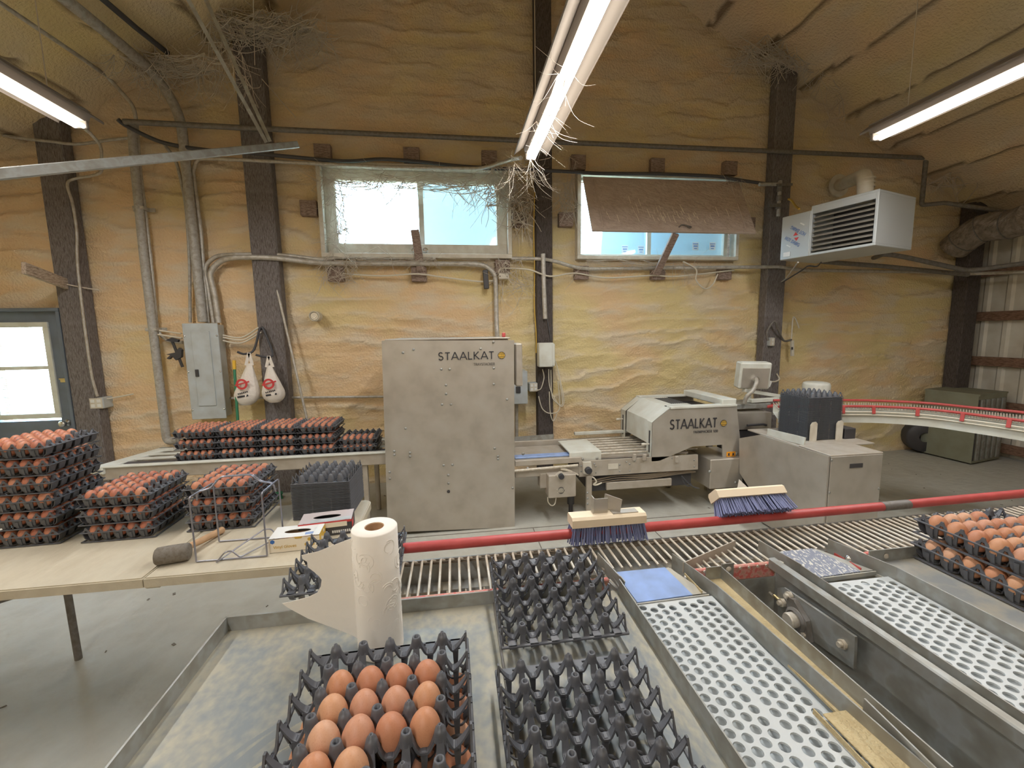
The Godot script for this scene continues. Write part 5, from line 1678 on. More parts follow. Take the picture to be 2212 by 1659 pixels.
func perforated(st: SurfaceTool, x0: float, x1: float, z0: float, z1: float, y: float, slant: float) -> void:
	# eight columns of holes in two groups of four, every second column set half a pitch along
	var gap := 0.009
	var cw := (x1 - x0 - gap - 0.012) / 8.0
	var ch := 0.0255
	var n := 14
	var rad := 0.0101
	var th := 0.004
	var rows := int((z1 - z0) / ch)
	for c in 8:
		var xa := x0 + 0.006 + c * cw + (gap if c >= 4 else 0.0)
		var off := ch * 0.5 if c % 2 else 0.0
		var xf := func(p: Vector3): return V(p.x + slant * (p.z - z0), p.y, p.z)
		for k in rows:
			var za := z0 + off + k * ch
			var m := V(xa + cw / 2.0, y, za + ch / 2.0)
			for j in n:
				var t0 := TAU * j / n
				var t1 := TAU * (j + 1) / n
				var pts := []
				for t in [t0, t1]:
					var d := Vector2(cos(t), sin(t))
					var s := minf(cw / 2.0 / maxf(absf(d.x), 0.0001), ch / 2.0 / maxf(absf(d.y), 0.0001))
					pts.append(m + V(d.x * rad, 0, d.y * rad))
					pts.append(m + V(d.x * s, 0, d.y * s))
				quad(st, xf.call(pts[0]), xf.call(pts[2]), xf.call(pts[3]), xf.call(pts[1]))
				quad(st, xf.call(pts[0]), xf.call(pts[2]), xf.call(pts[2] - V(0, th, 0)), xf.call(pts[0] - V(0, th, 0)))
				# corners that the fan leaves open
				var e0 : Vector3 = pts[1]
				var e1 : Vector3 = pts[3]
				if absf(absf(e0.x - m.x) - cw / 2.0) < 0.0001 and absf(absf(e1.z - m.z) - ch / 2.0) < 0.0001 and absf(absf(e1.x - m.x) - cw / 2.0) > 0.0001:
					tri(st, xf.call(e0), xf.call(V(e0.x, y, e1.z)), xf.call(e1))
				elif absf(absf(e1.x - m.x) - cw / 2.0) < 0.0001 and absf(absf(e0.z - m.z) - ch / 2.0) < 0.0001 and absf(absf(e0.x - m.x) - cw / 2.0) > 0.0001:
					tri(st, xf.call(e0), xf.call(V(e1.x, y, e0.z)), xf.call(e1))
		# plain ends of the column
		for r in [[z0 - 0.006, z0 + off], [z0 + off + rows * ch, z1 + 0.02]]:
			quad(st, xf.call(V(xa, y, r[1])), xf.call(V(xa + cw, y, r[1])), xf.call(V(xa + cw, y, r[0])), xf.call(V(xa, y, r[0])))
	for r in [[x0, x0 + 0.006], [x0 + 0.006 + 4 * cw, x0 + 0.006 + 4 * cw + gap], [x1 - 0.006, x1]]:
		var s0 := slant * (z1 + 0.02 - z0)
		quad(st, V(r[0] + s0, y, z1 + 0.02), V(r[1] + s0, y, z1 + 0.02), V(r[1], y, z0 - 0.006), V(r[0], y, z0 - 0.006))

func build_rod_conveyor() -> void:
	var t := thing("rod_conveyor", "rod conveyor with a red rear rail running behind the packing table", "conveyor", Vector3.ZERO)
	var x0 := -0.19
	var x1 := 3.1
	var st := S()
	tube(st, [V(-0.185, 0.967, -1.318), V(1.0, 0.967, -1.326), V(1.62, 0.967, -1.332)], 0.0165, 12)
	put("rear_rail", st, M.red, t)
	st = S()
	tube(st, [V(1.70, 0.967, -1.333), V(2.4, 0.967, -1.345), V(3.2, 0.967, -1.37)], 0.0165, 12)
	put("rear_rail", st, M.red, t)
	st = S()
	tube(st, [V(1.60, 0.967, -1.332), V(1.72, 0.967, -1.3335)], 0.0172, 12)
	put("rail_joint", st, M.darkpipe, t)
	var rod := S()
	tube(rod, bend([V(0.012, -0.008, -0.105), V(0, 0, -0.098), V(0, 0, 0.11)], 0.012, 3), 0.0040, 7)
	var rm := rod.commit()
	rod = S()
	tube(rod, bend([V(0.012, -0.008, -0.105), V(0, 0, -0.098), V(0, 0, 0.05)], 0.012, 3), 0.0040, 7)
	var rs := rod.commit()
	var n := int((x1 - x0) / 0.029)
	for k in n:
		var x := x0 + 0.012 + k * 0.029
		inst("rod", rs if (x > 0.43 and x < 0.68) or (x > 0.985 and x < 1.24) else rm, M.rod, t, Transform3D(Basis(), V(x, 0.932, -1.195 - maxf(x, 0.0) * 0.006)))
	# link chain that carries the rods at the back
	var link := S()
	var ring := []
	for j in 13:
		var a := TAU * j / 12.0
		ring.append(V(cos(a) * 0.012 + (0.006 if cos(a) > 0 else -0.006), 0, sin(a) * 0.006))
	tube(link, ring, 0.0022, 5)
	var lm := link.commit()
	var mm := MultiMesh.new()
	mm.transform_format = MultiMesh.TRANSFORM_3D
	mm.mesh = lm
	mm.instance_count = n * 2
	for k in n:
		for h in 2:
			mm.set_instance_transform(k * 2 + h, Transform3D(Basis(V(1, 0, 0), 0.9 if h == 0 else -0.5), V(x0 + k * 0.029 + h * 0.0145, 0.922, -1.298)))
	var ch := MultiMeshInstance3D.new()
	ch.name = "link_chain"
	ch.multimesh = mm
	ch.material_override = M.chain
	ch.set_meta("kind", "stuff")
	t.add_child(ch, true)
	st = S()
	bar(st, V(x0, 0.885, -1.31), V(x1, 0.885, -1.335), 0.006, 0.08)
	put("back_plate", st, M.galv, t)
	st = S()
	bar(st, V(x0, 0.835, -1.285), V(x1, 0.835, -1.31), 0.05, 0.02)
	put("lower_ledge", st, M.dustgalv, t)
	st = S()
	box(st, V((x0 + x1) / 2.0, 0.775, -1.2), V(x1 - x0, 0.01, 0.25))
	put("drip_pan", st, M.dullsteel, t)
	for k in 6:
		st = S()
		box(st, V(0.05 + k * 0.52, 0.80, -1.165), V(0.48, 0.012, 0.09), Basis(), 0.003)
		put("pan_board", st, M.offwhite, t)
	for k in n / 2:
		inst("return_rod", rm, M.rod, t, Transform3D(Basis(), V(x0 + 0.03 + k * 0.058, 0.84, -1.19)))
	st = S()
	for r in [[x0, 0.425], [0.69, 0.957], [1.275, x1]]:
		st = S()
		box(st, V((r[0] + r[1]) / 2.0, 0.915, -1.099), V(r[1] - r[0], 0.045, 0.014), Basis(), 0.003)
		put("front_rail", st, M.dustred, t)
	st = S()
	box(st, V((x0 + x1) / 2.0, 0.83, -1.097), V(x1 - x0, 0.125, 0.008), Basis(), 0.002)
	put("front_plate", st, M.galv, t)
	for p in [V(-0.1, 0, -1.25), V(0.35, 0, -1.28), V(1.7, 0, -1.25), V(2.9, 0, -1.25)]:
		st = S()
		box(st, V(p.x, 0.385, p.z), V(0.05, 0.77, 0.05), Basis(), 0.004)
		put("leg", st, M.darkpipe, t)

func build_packing_table() -> void:
	var t := thing("packing_table", "galvanised packing table with upturned edges and dusty wiped pans", "table", Vector3.ZERO)
	var y := 0.905
	var st := S()
	var top := StandardMaterial3D.new()
	top.albedo_texture = wiped_texture()
	top.roughness = 0.5
	top.metallic = 0.2
	uvquad(st, V(-0.595, y, -0.30), V(0.085, y, -0.30), V(0.085, y, -1.085), V(-0.595, y, -1.085))
	quad(st, V(-0.595, y - 0.012, -1.085), V(0.085, y - 0.012, -1.085), V(0.085, y - 0.012, -0.30), V(-0.595, y - 0.012, -0.30))
	put("left_pan", st, top, t)
	st = S()
	uvquad(st, V(0.085, y + 0.001, -0.30), V(0.45, y + 0.001, -0.30), V(0.45, y + 0.001, -1.085), V(0.085, y + 0.001, -1.085))
	box(st, V(0.2675, y - 0.006, -0.69), V(0.365, 0.012, 0.79))
	put("middle_pan", st, top, t)
	st = S()
	box(st, V(0.088, y + 0.002, -0.69), V(0.006, 0.004, 0.79), Basis(), 0.001)
	put("pan_seam", st, M.darkpipe, t)
	st = S()
	sheet_z(st, -0.595, -0.30, -0.595, -1.085, y - 0.01, 0.943, 0.004)
	put("left_edge", st, M.galv, t)
	st = S()
	bar(st, V(-0.597, (y + 0.943) / 2.0 - 0.005, -1.085), V(0.40, (y + 0.943) / 2.0 - 0.005, -1.085), 0.004, 0.048)
	put("back_edge", st, M.galv, t)
	st = S()
	box(st, V(1.6, y + 0.001, -0.69), V(0.72, 0.01, 0.79))
	put("right_pan", st, M.dustgalv, t)
	st = S()
	bar(st, V(1.275, 0.926, -1.086), V(1.96, 0.926, -1.086), 0.004, 0.048)
	put("right_back_edge", st, M.galv, t)
	st = S()
	bolt(st, V(1.335, 0.928, -1.083), V(0, 0, 1), 0.007)
	put("bolt", st, M.rod, t)
	for p in [V(-0.3, 0, -0.95), V(-0.45, 0, -0.4), V(0.6, 0, -0.45), V(1.9, 0, -0.6), V(1.3, 0, -0.95)]:
		st = S()
		box(st, V(p.x, 0.445, p.z), V(0.05, 0.89, 0.05), Basis(), 0.004)
		put("leg", st, M.darkpipe, t)

func build_chute(name_: String, label: String, lx: float, px0: float, px1: float, rx0: float, rx1: float, plate: Material, pts: Array, slant: float) -> Node3D:
	var t := thing(name_, label, "chute", Vector3.ZERO)
	var st := S()
	sheet_z(st, lx, -0.30, lx, -1.065, 0.905, 0.953, 0.003)
	put("left_rail", st, M.galv, t)
	st = S()
	sheet_z(st, rx1, -0.30, px1 + 0.006, -0.985, 0.905, 0.956, 0.003)
	sheet_z(st, px1 + 0.006, -0.985, rx0, -1.165, 0.905, 0.956, 0.003)
	put("right_rail", st, M.galv, t)
	st = S()
	# sloping entry plate with a dusty margin
	quad(st, pts[3], pts[2], pts[1], pts[0])
	quad(st, pts[0] - V(0, 0.004, 0), pts[1] - V(0, 0.004, 0), pts[2] - V(0, 0.004, 0), pts[3] - V(0, 0.004, 0))
	bar(st, pts[3] - V(0, 0.003, 0), pts[2] - V(0, 0.003, 0), 0.004, 0.006)
	put("entry_plate", st, plate, t)
	st = S()
	var w := V(0.045, 0, 0)
	quad(st, pts[2] - V(0, 0.002, 0), pts[2] + w - V(0, 0.002, 0), pts[1] + w * 0.3 - V(0, 0.002, 0), pts[1] - V(0, 0.002, 0))
	quad(st, pts[3] - w * 0.5 - V(0, 0.002, 0), pts[3] - V(0, 0.002, 0), pts[0] - V(0, 0.002, 0), pts[0] - w * 0.3 - V(0, 0.002, 0))
	bar(st, pts[3] - w * 0.4 - V(0, 0.006, -0.008), pts[2] + w - V(0, 0.006, -0.008), 0.004, 0.012)
	put("dusty_margin", st, M.dustgalv, t)
	st = S()
	perforated(st, px0, px1, -0.995, -0.32, 0.918, slant)
	put("perforated_mat", st, M.plate, t)
	st = S()
	box(st, V((lx + rx1) / 2.0, 0.899, -0.66), V(rx1 - lx - 0.006, 0.006, 0.72))
	put("chute_bed", st, M.panelgrey, t)
	return t

func build_chutes() -> void:
	var t := build_chute("egg_chute", "left egg chute with a blue entry plate and white perforated mat", 0.444, 0.457, 0.686, 0.658, 0.735, M.blueplate, [V(0.452, 0.94, -1.12), V(0.61, 0.94, -1.12), V(0.634, 0.921, -1.012), V(0.47, 0.921, -1.005)], 0.0)
	# slotted deflector at its back left, slot strips, bolt
	var st := S()
	bar(st, V(0.423, 0.948, -1.19), V(0.452, 0.935, -1.06), 0.003, 0.038)
	bar(st, V(0.423, 0.905, -1.19), V(0.452, 0.9, -1.06), 0.003, 0.014)
	bar(st, V(0.447, 0.93, -1.076), V(0.452, 0.925, -1.055), 0.003, 0.06)
	put("slotted_deflector", st, M.galv, t)
	st = S()
	bar(st, V(0.664, 0.938, -1.112), V(0.905, 0.938, -1.21), 0.003, 0.032)
	put("flat_deflector", st, M.dullsteel, t)
	st = S()
	bolt(st, V(0.662, 0.913, -1.097), V(-1, 0, 0), 0.008)
	put("bolt", st, M.chrome, t)
	st = S()
	box(st, V(0.6625, 0.925, -1.055), V(0.002, 0.008, 0.09))
	put("rail_slot", st, M.dust, t)
	st = S()
	box(st, V(0.71, 0.928, -0.46), V(0.09, 0.004, 0.33), Basis(), 0.001)
	sheet_z(st, 0.655, -0.30, 0.655, -0.635, 0.921, 0.932, 0.002)
	put("dusty_cover_sheet", st, M.dust, t)
	st = S()
	sheet_z(st, 0.712, -0.35, 0.735, -0.61, 0.925, 0.965, 0.003)
	put("near_side_sheet", st, M.galv, t)
	# dusty ledge and open drive channel between the chutes
	t = thing("drive_channel", "open galvanised channel with the bearing between the two chutes", "conveyor drive", Vector3.ZERO)
	st = S()
	box(st, V(0.735, 0.914, -0.69), V(0.06, 0.006, 0.77))
	put("dust_ledge", st, M.dust, t)
	st = S()
	sheet_z(st, 0.765, -0.49, 0.763, -1.075, 0.905, 0.953, 0.003)
	put("ledge_rail", st, M.galv, t)
	st = S()
	box(st, V(0.7625, 0.925, -0.487), V(0.03, 0.05, 0.003))
	put("end_cap", st, M.galv, t)
	st = S()
	box(st, V(0.739, 0.935, -1.075), V(0.05, 0.04, 0.003))
	box(st, V(0.79, 0.93, -1.085), V(0.04, 0.05, 0.003))
	put("end_cap", st, M.galv, t)
	st = S()
	bolt(st, V(0.792, 0.938, -1.082), V(0, 0, 1), 0.007)
	put("bolt", st, M.rod, t)
	st = S()
	sheet_z(st, 0.772, -0.30, 0.772, -1.07, 0.70, 0.905, 0.004)
	put("near_wall", st, M.galv, t)
	st = S()
	sheet_z(st, 0.955, -0.30, 0.945, -1.075, 0.70, 0.935, 0.004)
	put("far_wall", st, M.galv, t)
	st = S()
	prism(st, [Vector2(0.775, 0.72), Vector2(0.95, 0.76), Vector2(0.95, 0.75), Vector2(0.775, 0.71)], 0.78, Transform3D(Basis(), V(0, 0, -0.30)))
	put("channel_floor", st, M.galv, t)
	st = S()
	bar(st, V(0.945, 0.952, -0.30), V(0.925, 0.952, -1.075), 0.022, 0.032, Vector3.UP, 0.003)
	put("top_beam", st, M.galv, t)
	st = S()
	slab_x(st, [V(0.925, 0.894, -1.036), V(0.925, 0.912, -1.011), V(0.925, 0.923, -0.796), V(0.925, 0.842, -0.793), V(0.925, 0.827, -0.909), V(0.925, 0.806, -1.026)], -0.008)
	put("bearing_plate", st, M.galv, t)
	var bx := Basis(V(0, 1, 0), V(-1, 0, 0), V(0, 0, 1))
	var bc := V(0.92, 0.856, -0.962)
	st = S()
	lathe(st, [Vector2(0.034, 0), Vector2(0.036, 0.012), Vector2(0.033, 0.02), Vector2(0.026, 0.024), Vector2(0.026, 0.018)], 20, Transform3D(bx, bc + V(0, 0, 0.012)))
	slab_x(st, [bc + V(-0.004, 0.048, -0.02), bc + V(-0.004, 0.052, 0.0), bc + V(-0.004, 0.02, 0.045), bc + V(-0.004, -0.03, 0.06), bc + V(-0.004, -0.045, 0.04), bc + V(-0.004, -0.02, -0.02)], -0.014)
	var hs := put("bearing_housing", st, M.darkpipe, t)
	st = S()
	lathe(st, [Vector2(0.02, 0), Vector2(0.02, 0.034), Vector2(0.018, 0.037), Vector2(0.0, 0.037)], 18, Transform3D(bx, bc + V(-0.004, 0, 0.01)))
	put("shaft", st, M.rod, hs)
	for p in [V(0.915, 0.904, -0.985), V(0.915, 0.836, -0.919), V(0.915, 0.868, -1.007), V(0.92, 0.884, -0.822)]:
		st = S()
		lathe(st, [Vector2(0.012, 0), Vector2(0.012, 0.01), Vector2(0.007, 0.01), Vector2(0.007, 0.018), Vector2(0, 0.018)], 6, Transform3D(bx, p))
		put("bolt", st, M.rod, t)
	st = S()
	var sl := V(0.924, 0.876, -0.831)
	box(st, sl, V(0.003, 0.014, 0.05), Basis(V(1, 0, 0), 0.35), 0.001)
	put("adjusting_slot", st, M.black, t)
	st = S()
	tube(st, [V(0.915, 0.866, -1.043), V(0.915, 0.864, -1.013)], 0.005, 8)
	put("tension_screw", st, M.brass, t)
	for k in 3:
		st = S()
		sheet_z(st, 0.966 + k * 0.008, -0.30, 0.958 + k * 0.008, -1.02, 0.918, 0.931 - k * 0.003, 0.003)
		put("mat_edge", st, M.offwhite, t)
	t = build_chute("egg_chute", "right egg chute with a scuffed slate entry plate and white perforated mat", 0.998, 1.018, 1.247, 1.208, 1.28, M.slate, [V(1.015, 0.94, -1.145), V(1.13, 0.94, -1.145), V(1.19, 0.921, -1.035), V(1.02, 0.921, -1.028)], 0.02)
	st = S()
	bar(st, V(0.962, 0.948, -1.175), V(0.998, 0.935, -1.045), 0.003, 0.04)
	bar(st, V(0.962, 0.905, -1.175), V(0.998, 0.9, -1.045), 0.003, 0.012)
	put("slotted_deflector", st, M.galv, t)
	st = S()
	bolt(st, V(1.2, 0.93, -1.085), V(-1, 0, 0), 0.009)
	put("bolt", st, M.chrome, t)
	st = S()
	box(st, V(1.198, 0.922, -1.085), V(0.003, 0.009, 0.09))
	put("rail_slot", st, M.red, t)

func broom(at: Vector3, tilt: float, w: float, label: String, bracket: bool) -> void:
	var t := thing("push_broom", label, "broom", at)
	t.basis = Basis(V(1, 0, 0), tilt)
	var st := S()
	prism(st, [Vector2(-0.032, 0.0), Vector2(0.032, 0.0), Vector2(0.032, 0.026), Vector2(0.024, 0.034), Vector2(-0.024, 0.034), Vector2(-0.032, 0.026)], w, Transform3D(Basis(V(0, 0, 1), V(0, 1, 0), V(-1, 0, 0)), V(-w / 2.0, 0, 0)))
	put("block", st, M.wood, t)
	st = S()
	var r := RandomNumberGenerator.new(); r.seed = 11
	var nx := 64
	for i in nx:
		for j in 7:
			var fx := (i + r.randf()) / nx - 0.5
			if absf(fx - 0.02) < 0.012: continue
			var fz := (j + r.randf()) / 7.0 - 0.5
			var a := V(fx * (w - 0.01), 0.004, fz * 0.05)
			var b := V(fx * (w + 0.014) + r.randf_range(-0.004, 0.004), -0.058 + r.randf_range(-0.004, 0.003), fz * 0.075 + r.randf_range(-0.004, 0.004))
			tube(st, [a, b], 0.0018, 4, 0.0027)
	var br := put("bristles", st, M.bristle, t)
	br.set_meta("kind", "stuff")
	if bracket:
		st = S()
		box(st, V(-0.022, 0.055, 0.0), V(0.05, 0.06, 0.003))
		box(st, V(-0.046, 0.058, -0.012), V(0.003, 0.06, 0.03))
		bar(st, V(0.0, 0.058, -0.03), V(0.045, 0.05, 0.012), 0.003, 0.065)
		box(st, V(0.06, 0.036, 0.005), V(0.09, 0.003, 0.03))
	else:
		st = S()
		slab_z(st, [V(-0.035, 0.03, 0.0), V(0.02, 0.03, 0.0), V(-0.005, 0.075, 0.0)], 0.003)
		box(st, V(0.03, 0.036, 0.0), V(0.05, 0.003, 0.03))
	put("bracket", st, M.steel, t)

func build_paper_roll() -> void:
	var t := thing("paper_towel_roll", "white embossed paper towel roll standing on the packing table with a torn hanging sheet", "paper towels", V(-0.195, 0.907, -0.965))
	var st := S()
	lathe(st, [Vector2(0.022, 0.0), Vector2(0.052, 0.0), Vector2(0.0525, 0.004), Vector2(0.0515, 0.15), Vector2(0.0515, 0.30), Vector2(0.0495, 0.3025), Vector2(0.022, 0.3025)], 40, Transform3D(), true)
	put("roll", st, M.paper, t)
	# raised swirls of the embossing
	st = S()
	var r := RandomNumberGenerator.new(); r.seed = 21
	for k in 60:
		var a0 := r.randf() * TAU
		var y0 := r.randf_range(0.02, 0.28)
		for h in 2:
			var rad := 0.008 + 0.007 * h + r.randf_range(0.0, 0.004)
			var pts := []
			var s := r.randf() * TAU
			for j in 9:
				var q := s + j * 0.42
				var yy := clampf(y0 + sin(q) * rad, 0.006, 0.296)
				var aa := a0 + cos(q) * rad / 0.0515
				pts.append(V(cos(aa) * 0.0516, yy, sin(aa) * 0.0516))
			tube(st, pts, 0.0007, 4)
	var em := put("embossing", st, M.paper, t)
	em.set_meta("kind", "stuff")
	st = S()
	lathe(st, [Vector2(0.0205, 0.301), Vector2(0.0225, 0.302), Vector2(0.0225, 0.0), Vector2(0.0205, 0.0)], 24, Transform3D())
	lathe(st, [Vector2(0.0205, 0.0), Vector2(0.0205, 0.301)], 24, Transform3D())
	put("cardboard_core", st, M.oldwood, t)
	st = S()
	slab_z(st, [V(-0.243, 1.18, -0.98), V(-0.281, 1.168, -0.98), V(-0.327, 1.152, -0.98), V(-0.364, 1.146, -0.98), V(-0.362, 1.136, -0.98), V(-0.353, 1.129, -0.98), V(-0.352, 1.115, -0.98), V(-0.339, 1.102, -0.98), V(-0.329, 1.09, -0.98), V(-0.324, 1.081, -0.98), V(-0.327, 1.065, -0.98), V(-0.336, 1.05, -0.98), V(-0.357, 1.041, -0.98), V(-0.379, 1.037, -0.98), V(-0.4, 1.033, -0.98), V(-0.415, 1.032, -0.98), V(-0.403, 1.019, -0.98), V(-0.361, 0.987, -0.98), V(-0.265, 0.933, -0.98), V(-0.251, 0.921, -0.98)], 0.0008)
	var sh := put("torn_sheet", st, M.paper, t)
	sh.position = -t.position

func build_left_table() -> void:
	var t := thing("folding_table", "cream plastic folding table holding the egg stacks at left", "table", Vector3.ZERO)
	for r in [[-2.75, -1.207], [-1.203, -0.475]]:
		var st := S()
		var x0 : float = r[0]
		var x1 : float = r[1]
		var rr := 0.05 if x1 > -1.0 else 0.004
		var poly := [Vector2(x0, 1.69), Vector2(x0, 2.345)]
		for k in 7:
			var a := PI / 2.0 * (1.0 - k / 6.0)
			poly.append(Vector2(x1 - rr + cos(a) * rr, 2.345 - rr + sin(a) * rr))
		for k in 7:
			var a := -PI / 2.0 * k / 6.0
			poly.append(Vector2(x1 - rr + cos(a) * rr, 1.69 + rr + sin(a) * rr))
		prism(st, poly, 0.034, Transform3D(Basis(V(1, 0, 0), V(0, 0, -1), V(0, 1, 0)), V(0, 0.736, 0)))
		var inner := []
		for p in poly: inner.append(p + Vector2(-signf(p.x - (x0 + x1) / 2.0), -signf(p.y - 2.02)) * 0.005)
		prism(st, inner, 0.005, Transform3D(Basis(V(1, 0, 0), V(0, 0, -1), V(0, 1, 0)), V(0, 0.74, 0)))
		put("table_half", st, M.tabletop, t)
	for l in [[V(-1.975, 0.71, -2.28), V(-1.985, 0.0, -2.30)], [V(-2.32, 0.71, -1.76), V(-2.34, 0.0, -1.74)], [V(-0.85, 0.71, -2.25), V(-0.86, 0.0, -2.27)], [V(-0.62, 0.71, -2.25), V(-0.6, 0.0, -2.27)]]:
		var st := S()
		tube(st, [l[0], l[1]], 0.016, 10)
		put("leg", st, M.darkpipe, t)
	var st := S()
	tube(st, [V(-1.978, 0.42, -2.285), V(-2.12, 0.43, -2.2), V(-2.35, 0.40, -2.1)], 0.010, 8)
	put("leg_stretcher", st, M.darkpipe, t)
	st = S()
	tube(st, curve([V(-2.0, 0.66, -1.95), V(-2.12, 0.45, -1.95), V(-2.16, 0.36, -1.98), V(-2.35, 0.3, -2.0)], 5), 0.018, 8)
	tube(st, [V(-1.98, 0.68, -2.2), V(-2.45, 0.12, -2.0)], 0.012, 8)
	put("folding_brace", st, M.darkpipe, t)
	st = S()
	box(st, V(-1.2, 0.69, -1.75), V(0.06, 0.03, 0.05), Basis(), 0.006)
	put("hinge_catch", st, M.tabletop, t)
	# mallet
	t = thing("rubber_mallet", "dusty grey rubber mallet with a wooden handle lying on the folding table", "mallet", V(-1.16, 0.776, -1.80))
	t.rotation.y = 0.22
	st = S()
	lathe(st, [Vector2(0, -0.057), Vector2(0.03, -0.057), Vector2(0.0345, -0.052), Vector2(0.036, -0.02), Vector2(0.036, 0.02), Vector2(0.0345, 0.052), Vector2(0.03, 0.057), Vector2(0, 0.057)], 26, Transform3D(Basis(V(0, 1, 0), V(1, 0, 0), V(0, 0, -1)), Vector3.ZERO), true)
	put("head", st, M.rubber, t)
	st = S()
	tube(st, curve([V(0.012, 0.0, -0.02), V(0.05, -0.008, -0.09), V(0.085, -0.014, -0.16), V(0.115, -0.018, -0.22)], 5), 0.0125, 10, 0.016)
	put("handle", st, M.oldwood, t)
	# wire rack
	t = thing("wire_rack", "bent chrome wire rack standing on the folding table before a stack", "rack", V(-0.93, 0.745, -1.865))
	var fz := 0.085
	var hx := 0.135
	for e in [-1.0, 1.0]:
		st = S()
		tube(st, bend([V(e * hx, 0, -fz), V(e * hx, 0.272, -fz), V(e * hx, 0.272, fz), V(e * hx, 0, fz)], 0.012, 3), 0.0035, 7)
		put("side_frame", st, M.wire, t)
		st = S()
		tube(st, [V(-hx, 0, e * fz), V(hx, 0, e * fz)], 0.0032, 7)
		put("base_wire", st, M.wire, t)
	for e in [[-0.022, 0.0], [0.0, 0.01]]:
		st = S()
		tube(st, bend([V(-hx - 0.01, 0.235, 0.02), V(-hx + 0.002, 0.275, 0.03 + e[1]), V(-0.085, 0.285, 0.02 + e[1]), V(-0.055, 0.325, e[1]), V(0.06, 0.325, e[1] - 0.01), V(0.09, 0.288, e[1] - 0.02), V(hx, 0.275, e[1] - 0.03), V(hx + 0.012, 0.235, -0.02)], 0.015, 3), 0.003, 6)
		put("top_handle", st, M.wire, t)
	st = S()
	tube(st, bend([V(-0.05, -0.0, fz + 0.02), V(-0.02, 0.035, fz + 0.01), V(0.0, 0.035, fz), V(0.03, 0.003, fz), V(0.125, 0.01, -0.06), V(0.085, 0.04, -fz), V(0.055, 0.04, -fz), V(-0.05, -0.0, fz + 0.02)], 0.01, 3), 0.003, 6)
	put("bottom_wire", st, M.wire, t)
	glove_boxes()
	# scrub brush on the floor
	t = thing("scrub_brush", "green scrub brush lying on the floor behind the folding table", "brush", V(-1.886, 0.02, -4.412), 0.4)
	st = S()
	box(st, V(0, 0.035, 0), V(0.22, 0.02, 0.07), Basis(), 0.008)
	put("back", st, M.green, t)
	st = S()
	for i in 9:
		for j in 3:
			tube(st, [V((i - 4) * 0.023, 0.028, (j - 1) * 0.022), V((i - 4) * 0.025, -0.018, (j - 1) * 0.026)], 0.006, 6, 0.009)
	var bb := put("bristles", st, M.green, t)
	bb.set_meta("kind", "stuff")

func glove_box(called: String, label: String, at: Vector3, turn: float, w: float, h: float, d: float, side: Material, top: Material, hole: Material) -> Node3D:
	var t := thing(called, label, "box", at, turn)
	var st := S()
	# carton with an oval opening in its top
	box(st, V(0, h / 2.0 - 0.002, d / 2.0 - 0.001), V(w, h - 0.004, 0.002))
	box(st, V(0, h / 2.0 - 0.002, -d / 2.0 + 0.001), V(w, h - 0.004, 0.002))
	box(st, V(-w / 2.0 + 0.001, h / 2.0 - 0.002, 0), V(0.002, h - 0.004, d - 0.004))
	put("carton", st, side, t)
	st = S()
	box(st, V(w / 2.0 - 0.001, h / 2.0 - 0.002, 0), V(0.002, h - 0.004, d - 0.004))
	put("end_panel", st, M.gold if hole == M.oldwood else M.black, t)
	st = S()
	var n := 28
	for k in n:
		var a0 := TAU * k / n
		var a1 := TAU * (k + 1) / n
		var q := []
		for a in [a0, a1]:
			var c := Vector2(cos(a), sin(a))
			var s := minf(w / 2.0 / maxf(absf(c.x), 0.001), d / 2.0 / maxf(absf(c.y), 0.001))
			q.append(V(c.x * w * 0.27, h, c.y * d * 0.17))
			q.append(V(c.x * s, h, c.y * s))
		quad(st, q[0], q[2], q[3], q[1])
		quad(st, q[0], q[2], q[2] - V(0, 0.002, 0), q[0] - V(0, 0.002, 0))
	for sx in [-1.0, 1.0]:
		for sz in [-1.0, 1.0]:
			var cor := V(sx * w / 2.0, h - 0.0003, sz * d / 2.0)
			tri(st, cor, V(sx * w * 0.40, h - 0.0003, sz * d / 2.0), V(sx * w / 2.0, h - 0.0003, sz * d * 0.3))
	put("top_panel", st, top, t)
	st = S()
	box(st, V(0, h * 0.6, 0), V(w * 0.9, 0.004, d * 0.9))
	put("contents", st, hole, t)
	return t

